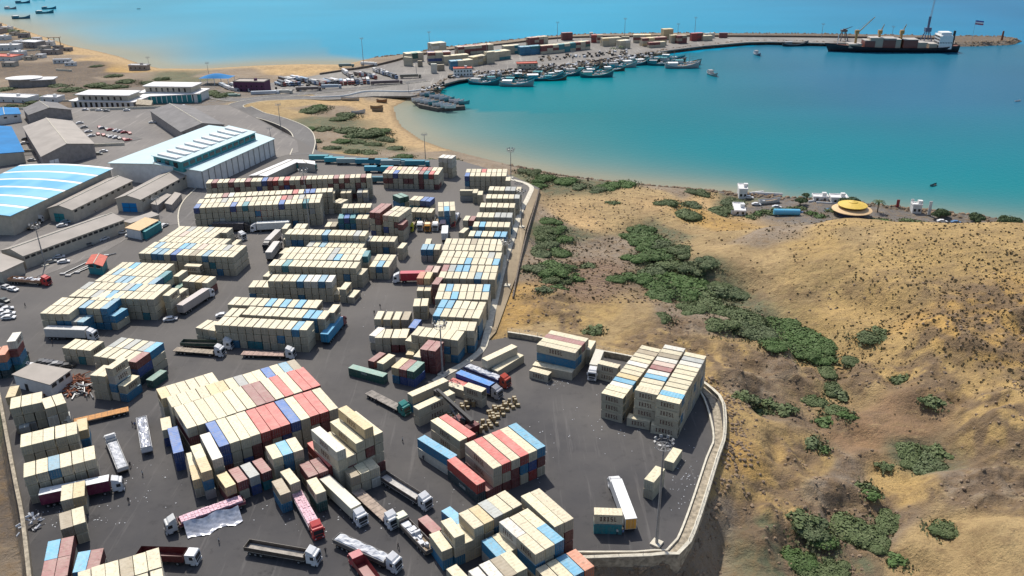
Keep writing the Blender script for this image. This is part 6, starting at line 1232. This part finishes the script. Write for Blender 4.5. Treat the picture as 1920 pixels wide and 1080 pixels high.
# ------------------------------------------------------------------ people
def person_mesh(pose, shirt, trous):
    J = {}; st = pose
    pts = [(0, 0, .95), (0, 0, 1.2), (0, 0, 1.42), (0, 0, 1.52), (.02, 0, 1.64), (.0, 0, 1.74)]; rad = [.14, .13, .15, .06, .095, .07]; ed = [(0, 1), (1, 2), (2, 3), (3, 4), (4, 5)]
    for s in (-1, 1):
        k = len(pts); f = .18*s*st; pts += [(0, s*.09, .90), (f*.6, s*.1, .5), (f*.9-.03, s*.1, .09), (f*.9+.14, s*.1, .04)]; rad += [.10, .07, .045, .04]; ed += [(0, k), (k, k+1), (k+1, k+2), (k+2, k+3)]
        k = len(pts); g = -.2*s*st; pts += [(0, s*.19, 1.40), (g*.5, s*.25, 1.12), (g+.08, s*.25, .88), (g+.10, s*.25, .80)]; rad += [.06, .045, .033, .03]; ed += [(2, k), (k, k+1), (k+1, k+2), (k+2, k+3)]
        h = k+3
        for q in range(4): j = len(pts); pts += [(g+.06+.026*q, s*(.25-.005*q), .70+.012*abs(q-1.4))]; rad += [.009]; ed += [(h, j)]
        j = len(pts); pts += [(g+.14, s*.21, .77)]; rad += [.01]; ed += [(h, j)]
    me = bpy.data.meshes.new('p'); me.from_pydata(pts, ed, []); o = bpy.data.objects.new('p', me); C.objects.link(o); m = o.modifiers.new('s', 'SKIN'); sk = me.skin_vertices[0].data
    for i, r_ in enumerate(rad): sk[i].radius = (r_, r_)
    sk[0].use_root = True; o.modifiers.new('u', 'SUBSURF').levels = 1; dg = bpy.context.evaluated_depsgraph_get(); ev = o.evaluated_get(dg); out = bpy.data.meshes.new_from_object(ev); bpy.data.objects.remove(o)
    out.name = 'person'
    for m_ in (M_skin, shirt, trous, M_dark): out.materials.append(m_)
    for p in out.polygons:
        x, y, z = p.center; i = 0
        if z < .08: i = 3
        elif z < .96 and abs(y) < .19: i = 2
        elif z < 1.50 and z > .86: i = 1
        elif z > 1.70 or (z > 1.6 and x < -.02): i = 3
        p.material_index = i
    out.polygons.foreach_set('use_smooth', [True]*len(out.polygons)); return out
M_skin = flat('skin', (.30, .17, .10), .6); shirts = [flat('shirt_pale', (.55, .55, .52), .8), flat('shirt_dark', (.04, .04, .05), .8), flat('shirt_blue', (.10, .16, .30), .8)]; M_tr = flat('trousers_dark', (.03, .03, .04), .8)
pm = [person_mesh(a_, s, M_tr) for a_, s in ((.6, shirts[0]), (1.0, shirts[1]), (.3, shirts[2]))]
for i, (x, y, k, lab) in enumerate([(755,829,0,'person in pale shirt walking alone in the centre aisle'),(794,864,1,'person in dark clothes standing left of the blue over white stack'),(245,876,1,'person in dark clothes walking near the tarpaulin lorry'),(268,892,0,'person in pale shirt walking on the left asphalt'),(242,943,1,'person in dark clothes beside the crimson trailer'),(411,1018,0,'person in pale shirt between the sack lorry and empty trailer'),(611,1038,1,'person in dark clothes right of the empty dark trailer'),(747,1029,1,'person in dark clothes beside the humped tarpaulin lorry'),(713,578,1,'person in dark clothes in the aisle left of the orange pair'),(702,590,1,'person in dark clothes above the row of four'),
    (249,799,1,'person in dark clothes left of the open topped trailer'),(254,801,2,'person in blue shirt left of the open topped trailer'),(48,576,1,'person in dark clothes near the left edge cars'),(99,647,1,'person in dark clothes below the white lorry'),(706,757,1,'person standing beside the teal flatbed lorry'),(1157,1003,0,'person in pale shirt at the stack beside the white trailer'),(1168,1004,2,'person in blue shirt beside the orange trailer door')]):
    p = P(x, y, 0); o = link('person', pm[k], None, (p[0], p[1], 0), i*1.3); tag(o, lab, 'person')
# ------------------------------------------------------------------ shrubs and trees
def leaf_mat(name, a, b_):
    m, nt, bs = newmat(name); oi = nt.nodes.new('ShaderNodeObjectInfo'); g = nt.nodes.new('ShaderNodeNewGeometry'); n1 = noisetex(nt, g.outputs[0], .45, 4); n2 = noisetex(nt, g.outputs[0], 4.0, 2)
    c = mix(nt, a, b_, ramp(nt, n1, .35, .65)); c = mix(nt, c, [x*.5 for x in a], math_(nt, 'MULTIPLY', ramp(nt, n2, .5, .65), .5)); c = mix(nt, c, oi.outputs['Color'], .45)
    nt.links.new(c, bs.inputs['Base Color']); bs.inputs['Roughness'].default_value = .8; return m
M_leaf = leaf_mat('scrub_leaves', (.075, .115, .032), (.14, .165, .07)); M_twig = flat('twigs', (.10, .08, .05), .9)
def bush_mesh(seed, nleaf=5200, flatb=.55, ls=.045):
    R = random.Random(seed); lobes = [(0, 0, .2, .62)]+[(R.uniform(-.55, .55), R.uniform(-.55, .55), R.uniform(.0, .3), R.uniform(.28, .45)) for _ in range(9)]; mb = MB(); vs = []; fs = []
    for i in range(nleaf):
        lx, ly, lz, lr = R.choice(lobes); d = Vector((R.gauss(0, 1), R.gauss(0, 1), abs(R.gauss(0, 1))*.9-.05)).normalized(); r = lr*(R.random()**.25); c = Vector((lx, ly, lz*flatb))+Vector((d.x*r, d.y*r, d.z*r*flatb))
        if c.z < -.05: continue
        t = (d+Vector((R.uniform(-.8, .8), R.uniform(-.8, .8), R.uniform(-.4, .8)))).normalized(); u = t.orthogonal().normalized()*ls*R.uniform(.6, 1.3); v = t.cross(u).normalized()*ls*R.uniform(.5, 1.1); b = len(vs)
        vs += [c-u-v, c+u-v*.6, c+u*.7+v, c-u*.8+v*.8]; fs.append((b, b+1, b+2, b+3))
    mb.add(vs, fs)
    return mb.mesh('bush', M_leaf)
bushes = [bush_mesh(i) for i in range(5)]; smallb = [bush_mesh(10+i, 420, .7, .13) for i in range(3)]
def stems_mesh():
    mb = MB(); R = random.Random(1)
    for i in range(8): a = R.random()*6.3; mb.cyl((0, 0, -.1), (math.cos(a)*.4, math.sin(a)*.4, R.uniform(.2, .35)), .02, .01, 5)
    return mb.mesh('stems', M_twig)
SH = []
def shrub(px, py, rp, lab, tone=0, grp='green shrubs', flatk=1.0, zoff=-.3):
    p = gp(px, py, -5); s = math.sqrt(p[0]**2+p[1]**2+(CH-p[2])**2); R_ = rp*s/FPX*1.05; big = R_ > 3
    o = empty('shrub', (p[0], p[1], p[2]+zoff), random.random()*6.3, lab, 'shrub', grp)
    k = link('foliage', random.choice(bushes if big else smallb), o); sx = random.uniform(.92, 1.15); k.scale = (R_*sx*1.5, R_/sx*1.5, R_*random.uniform(.75, 1.0)*flatk); k.location.z = .3
    SH.append((p, R_, tone)); tn = [(.055, .14, .015), (.10, .13, .045), (.13, .14, .08), (.10, .125, .06)][tone % 4]; j = random.uniform(.8, 1.2); k.color = (tn[0]*j, tn[1]*j, tn[2]*j, 1)
    st = link('stems', cached('stm', stems_mesh), o); st.scale = (R_, R_, R_)
RAV = [(1200,425,20),(1215,440,28),(1180,440,18),(1245,455,20),(1278,465,22),(1225,470,25),(1200,480,20),(1335,488,20),(1305,497,22),(1262,490,25),(1230,500,25),(1160,518,16),(1190,518,22),(1220,528,25),(1255,520,28),(1290,522,28),(1240,548,26),(1275,548,30),(1312,545,32),(1352,542,28),(1388,547,18),(1330,572,32),(1300,575,22),(1370,582,25),(1402,592,28),(1345,603,24),(1422,618,26),(1452,602,28),(1472,630,28),(1500,620,30),(1530,632,30),(1550,645,20),(1502,652,26),(1530,662,22),(1445,640,22),(1385,612,22),(1350,530,18),(1215,455,22),(1480,605,20)]
for i, (x, y, r_) in enumerate(sorted(RAV, key=lambda a: a[1])):
    tn = 0 if (x > 1440 or (1230 < x < 1300 and y > 500) or x < 1230) else random.choice((1, 1, 3))
    half = 'upper' if i < 20 else 'lower'; shrub(x, y+r_*.35, r_*1.02, f"{['dark green','olive green','grey green','dull green'][tn]} shrub, {ORD[i%20+1]} from the top in the {half} half of the ravine thicket", tn, 'shrubs of the ravine thicket', 1.0)
for k, (nm, lst) in enumerate([('on the slope right of the ditch wall', [(1030,410,17),(1020,440,20),(1008,470,22),(1038,498,26),(1012,498,20),(1050,522,16),(1042,428,16),(1025,455,20),(1048,470,18),(1030,520,18),(1018,425,16),(1055,445,16),(1060,498,16),(1075,520,14),(1100,495,12),(1020,540,12),(1046,538,13)]),
    ('in the sandy hollow above the ravine', [(1255,377,17),(1293,380,16),(1288,398,21),(1316,360,14),(1298,357,12),(1358,388,20),(1368,374,17),(1345,395,14),(1145,345,18),(1175,340,16),(1120,352,15),(1060,335,18),(1020,330,18),(1085,345,14),(1000,322,14),(1010,345,12),(980,318,11),(1150,378,9),(1200,335,12)]),
    ('in the gully below the ravine', [(1112,614,16),(1242,592,17),(1632,628,22),(1648,618,12),(1600,674,16),(1550,692,17),(1696,708,15),(1560,722,19),(1575,735,16),(1520,746,20),(1573,770,20),(1550,788,15),(1590,778,12),(1470,762,16),(1402,746,15),(1420,768,17),(1388,738,14),(1440,752,12),(1525,826,15),(1540,838,10),(1752,750,16)]),
    ('in the lower right gully', [(1702,835,26),(1745,862,27),(1718,858,22),(1760,845,16),(1620,910,16),(1632,922,12),(1664,970,21),(1598,985,32),(1622,1003,30),(1575,1000,18),(1515,982,26),(1532,1002,24),(1500,968,18),(1500,1045,24),(1560,1062,22),(1528,1064,24),(1480,1030,14),(1772,984,22),(1686,1046,16),(1660,870,11)]),
    ('in the scrub by the small beach', [(681,246,26),(704,243,20),(655,240,20),(648,213,17),(630,220,12),(585,202,18),(600,198,14),(575,240,11),(607,238,14),(668,262,13),(700,268,12),(740,275,12),(720,258,14),(640,263,13),(690,282,13),(620,275,12),(760,290,12),(590,262,9),(725,300,14),(660,282,12),(810,300,12),(770,302,12),(850,298,10),(740,295,10),(560,300,9),(588,285,9)]),
    ('around the harbour halls and town', [(275,153,10),(300,147,10),(395,172,14),(415,176,14),(155,175,9),(168,180,7),(75,180,9),(20,197,8),(45,197,7),(178,123,6),(187,122,5),(270,120,6),(8,52,9),(22,56,9),(35,62,8),(60,72,8),(150,168,9),(60,190,9),(215,160,14),(180,158,14),(130,165,13),(110,158,12),(240,150,12),(210,140,10),(6,165,12),(100,205,8),(120,207,9),(20,412,20),(45,408,13),(352,333,9),(325,340,8)]),
    ('along the promenade behind the hill', [(1424,398,9),(1440,396,10),(1460,394,10),(1480,392,9),(1500,388,8),(1405,404,9),(1520,398,7),(1540,404,9),(1640,412,9),(1660,412,8),(1700,412,9),(1722,415,9),(1615,412,8),(1530,370,6),(1515,360,6),(1560,393,8),(1760,424,9),(1690,422,9)])]):
    for i, (x, y, r_) in enumerate(lst):
        tn = random.choice((0, 1, 1, 3)) if k != 5 else random.choice((1, 3)); shrub(x, y+r_*.35, r_, f"{['dark green','olive green','grey green','dull green'][tn]} shrub, {ORD[i%20+1]} of the {'farther ' if i >= 20 else ''}shrubs {nm}", tn, 'shrubs '+nm)
def tree(px, py, rp, hp, lab, kind='round'):
    p = gp(px, py, -10.8); s = math.sqrt(p[0]**2+p[1]**2+(CH-p[2])**2); R_ = rp*s/FPX; h = hp*s/FPX; o = empty('palm_tree' if kind == 'palm' else 'tree', (p[0], p[1], p[2]), random.random()*6, lab, 'tree')
    mb = MB(); mb.cyl((0, 0, -.5), (.1, 0, h*.75), .35, .18, 8)
    for a in range(4): mb.cyl((.1, 0, h*.5), (math.cos(a*1.6)*R_*.5, math.sin(a*1.6)*R_*.5, h*.85), .12, .05, 6)
    if kind == 'palm': mb = MB(); mb.cyl((0, 0, -.5), (.2, 0, h), .3, .22, 8)
    mb.obj('trunk', M_twig, o)
    if kind == 'palm':
        mb = MB()
        for i in range(16):
            a = i*2.4; up = .3+.5*(i % 3)/2; pr = []
            for k in range(6): t = k/5; r = R_*1.3*t; z = h+R_*(up*t-1.0*t*t); w_ = .5*(1-t)+.05; c_2, s_2 = math.cos(a), math.sin(a); pr += [(c_2*r-s_2*w_, s_2*r+c_2*w_, z-.2), (c_2*r, s_2*r, z), (c_2*r+s_2*w_, s_2*r-c_2*w_, z-.2)]
            mb.add(pr, [(3*k+j, 3*k+3+j, 3*k+4+j, 3*k+1+j) for k in range(5) for j in (0, 1)])
        mb.obj('crown', M_leaf, o, color=(.04, .08, .03))
    else:
        k = link('crown', random.choice(bushes), o); k.scale = (R_*1.5, R_*1.5, R_*2.0); k.location.z = h*.5; k.color = (.02, .055, .018, 1)
for a in [(1597,388,14,10,'round dark tree behind the yellow canopy pavilion'),(1645,398,9,20,'palm tree on the shore right of the pavilion','palm'),(1763,409,12,12,'round tree left of three along the shore road'),(1828,418,12,14,'round tree middle of three along the shore road'),(1890,426,14,13,'round tree right of three at the shore'),(1500,384,9,12,'small tree beside the stepped beach deck'),(1512,372,6,9,'tiny tree behind the beach deck'),(1497,362,3,12,'thin tall tree at the shore')]: tree(*a)
# palm clump among dhows
for x, y, lab in ((1150,103,'dark palm, left of the clump above the dhows'),(1164,100,'dark palm, right of the clump above the dhows')): tree(x, y, 6, 12, lab, 'palm')
mb = MB(); R = random.Random(21)
for x0, y0, x1, y1, sy, k in [(840,146,900,136,3,60),(900,142,960,134,4,110),(960,138,1040,126,5,160),(1040,130,1110,118,5,160),(1100,122,1180,108,5,160),(1160,112,1250,99,3,110),(790,172,835,160,4,70),(1000,112,1180,98,4,70),(480,172,700,150,8,60)]:
    for i in range(k):
        t = R.random(); p = P(x0+(x1-x0)*t, y0+(y1-y0)*t+R.uniform(-sy, sy), -8.7); s = R.uniform(.5, 1.7); mb.box(-s, s, -s*.6, s*.6, -8.72, -8.7+R.uniform(.4, 2.2), R.choice((0, 1, 1, 2)), None, R.random()*3, (p[0], p[1], 0))
tag(mb.obj('quay_clutter', [M_cover, M_dark, M_wood]), 'heaps of nets, crates and gear crowding the dhow quay', 'gear', kind='stuff')
R = random.Random(77); vs = []; fs = []
for p, R_, tone in SH:
    for i in range(int(60+26*R_*R_**.5)):
        a = R.random()*6.283; r = R_*(.55+.95*R.random()**1.3)*1.25; x = p[0]+r*math.cos(a); y = p[1]+r*math.sin(a); s = R.uniform(.18, .42); z0 = p[2]-.25+.5*max(0, 1.2-r/R_)*R_*.3
        d = Vector((R.gauss(0, 1), R.gauss(0, 1), .6)).normalized(); u = d.orthogonal().normalized()*s; v = d.cross(u).normalized()*s*.8; c = Vector((x, y, z0+R.uniform(.0, .5))); b = len(vs); vs += [tuple(c-u-v), tuple(c+u-v*.6), tuple(c+u*.6+v), tuple(c-u*.7+v*.9)]; fs.append((b, b+1, b+2, b+3))
me = bpy.data.meshes.new('undergrowth'); me.from_pydata(vs, [], fs); me.materials.append(leaf_mat('undergrowth_leaves', (.09, .11, .04), (.15, .15, .07))); o = link('undergrowth', me); o.color = (.11, .12, .05, 1); tag(o, 'loose straggling undergrowth round the green shrubs', 'undergrowth', kind='stuff')
# small scrub dotted over the dry hills: beyond counting
def scrub():
    R = np.random.default_rng(3); vs = []; fs = []; n = 0
    pts = []
    for _ in range(66000):
        py = R.uniform(0, 1)**.85*780+315; px = R.uniform(960, 2000)
        if px < 1300 and R.random() < .1: continue
        pts.append((px, py))
    W_ = np.array([P(x, y, 0)[:2] for x, y in pts]); 
    h, col, dc, cs, land, rz, iny = ground(W_[:, 0], W_[:, 1], True); dy, _ = dist_poly(W_[:, 0], W_[:, 1], yard, True)
    dens = vnoise(W_[:, 0], W_[:, 1], 26, 41)*.6+vnoise(W_[:, 0], W_[:, 1], 8, 42)*.5
    east = np.maximum(np.clip((W_[:, 0]-45)/95, .08, 1)*np.clip((W_[:, 1]-150)/90, .45, 1), ((W_[:, 0] < 75) & (W_[:, 1] > 262))*.9)*np.clip((W_[:, 1]-120)/60, .35, 1)
    keep = land & ~iny & (dy > 5) & (dens*east > R.uniform(.18, .95, len(dens))) & (dc > 18)
    leaf = [(Vector((math.cos(a)*.55, math.sin(a)*.55, .1)), Vector((math.cos(a+.7)*.6, math.sin(a+.7)*.6, .55)), Vector((math.cos(a+.35)*.1, math.sin(a+.35)*.1, .75)), Vector((0, 0, 0))) for a in (0, .9, 1.8, 2.7, 3.6, 4.5, 5.4)]
    for (x, y), z, k in zip(W_, h, keep):
        if not k: continue
        s = (.13+.5*R.uniform(0, 1)**2.2)*(1.5 if R.random() < .08 else 1); t = R.uniform(0, 6.3); c, sn = math.cos(t), math.sin(t); n += 1
        for q in leaf:
            b = len(vs)
            for a in q:
                jx = a.x+R.uniform(-.12, .12); jy = a.y+R.uniform(-.12, .12); vs.append((x+s*(c*jx-sn*jy)*1.2, y+s*(sn*jx+c*jy), z-.05+a.z*s*1.1))
            fs.append((b, b+1, b+2, b+3))
    me = bpy.data.meshes.new('hill_scrub'); me.from_pydata(vs, [], fs); me.materials.append(leaf_mat('dry_scrub', (.13, .09, .045), (.20, .15, .075))); o = link('hill_scrub', me); o.color = (.14, .11, .05, 1)
    tag(o, 'low dry brown scrub dotted over the sandy hills', 'scrub', kind='stuff'); return n
print('scrub', scrub())
def rocks():
    R = random.Random(5); mb = MB(); W_ = []
    for _ in range(9000): W_.append(P(R.uniform(940, 1920), R.uniform(560, 1100), -5)[:2] if R.random() < .75 else P(R.uniform(980, 1300), R.uniform(340, 640), -4)[:2])
    for i in range(900):
        k = R.random()*(len(OUT)-2); j = int(k); f = k-j; x0, y0 = OUT[j]; x1, y1 = OUT[j+1]; q = P(x0+(x1-x0)*f, y0+(y1-y0)*f, 0); W_.append(np.array([q[0]+abs(R.gauss(0, 4))+.6, q[1]-abs(R.gauss(0, 3))*(j > 4)]))
    nbase = len(W_)
    for i in range(5200):
        t = R.random()*(len(coast)-2); k = int(t); 
        if cslope[k] < .28: continue
        a = coast[k]; b = coast[k+1]; f = t-k; d = b-a; nn = np.array([-d[1], d[0]])/(np.hypot(*d)+1e-6); W_.append(a+d*f+nn*R.uniform(-9, 3))
    W_ = np.array(W_); h, col, dc, cs, land, rz, iny = ground(W_[:, 0], W_[:, 1], True)
    for i, (x, y) in enumerate(W_):
        if iny[i] or not land[i]: continue
        if i >= 9000 and i < nbase and R.random() < .3: continue
        if i < 9000 and ((rz[i] < .45 and y < 262 and x > 20) or R.random() < .62): continue
        s = R.uniform(.15, .7) if i < nbase else R.uniform(.5, 1.4); a = R.random()*3; vs = []
        for z, k in ((0, 1), (.55*s, .8), (.8*s, .35)):
            for j in range(5): r_ = s*k*R.uniform(.7, 1.1); vs.append((x+r_*math.cos(a+j*1.257), y+r_*math.sin(a+j*1.257), h[i]-.1+z*R.uniform(.8, 1.1)))
        mb.add(vs, [(q*5+j, q*5+(j+1) % 5, q*5+5+(j+1) % 5, q*5+5+j) for q in (0, 1) for j in range(5)]+[(10, 11, 12, 13, 14)])
    tag(mb.obj('rocks', flat('brown_rock', (.24, .17, .11), .95, 0, .4, .3)), 'broken brown rocks along the gullies and the shore armour', 'rocks', kind='stuff')
rocks()
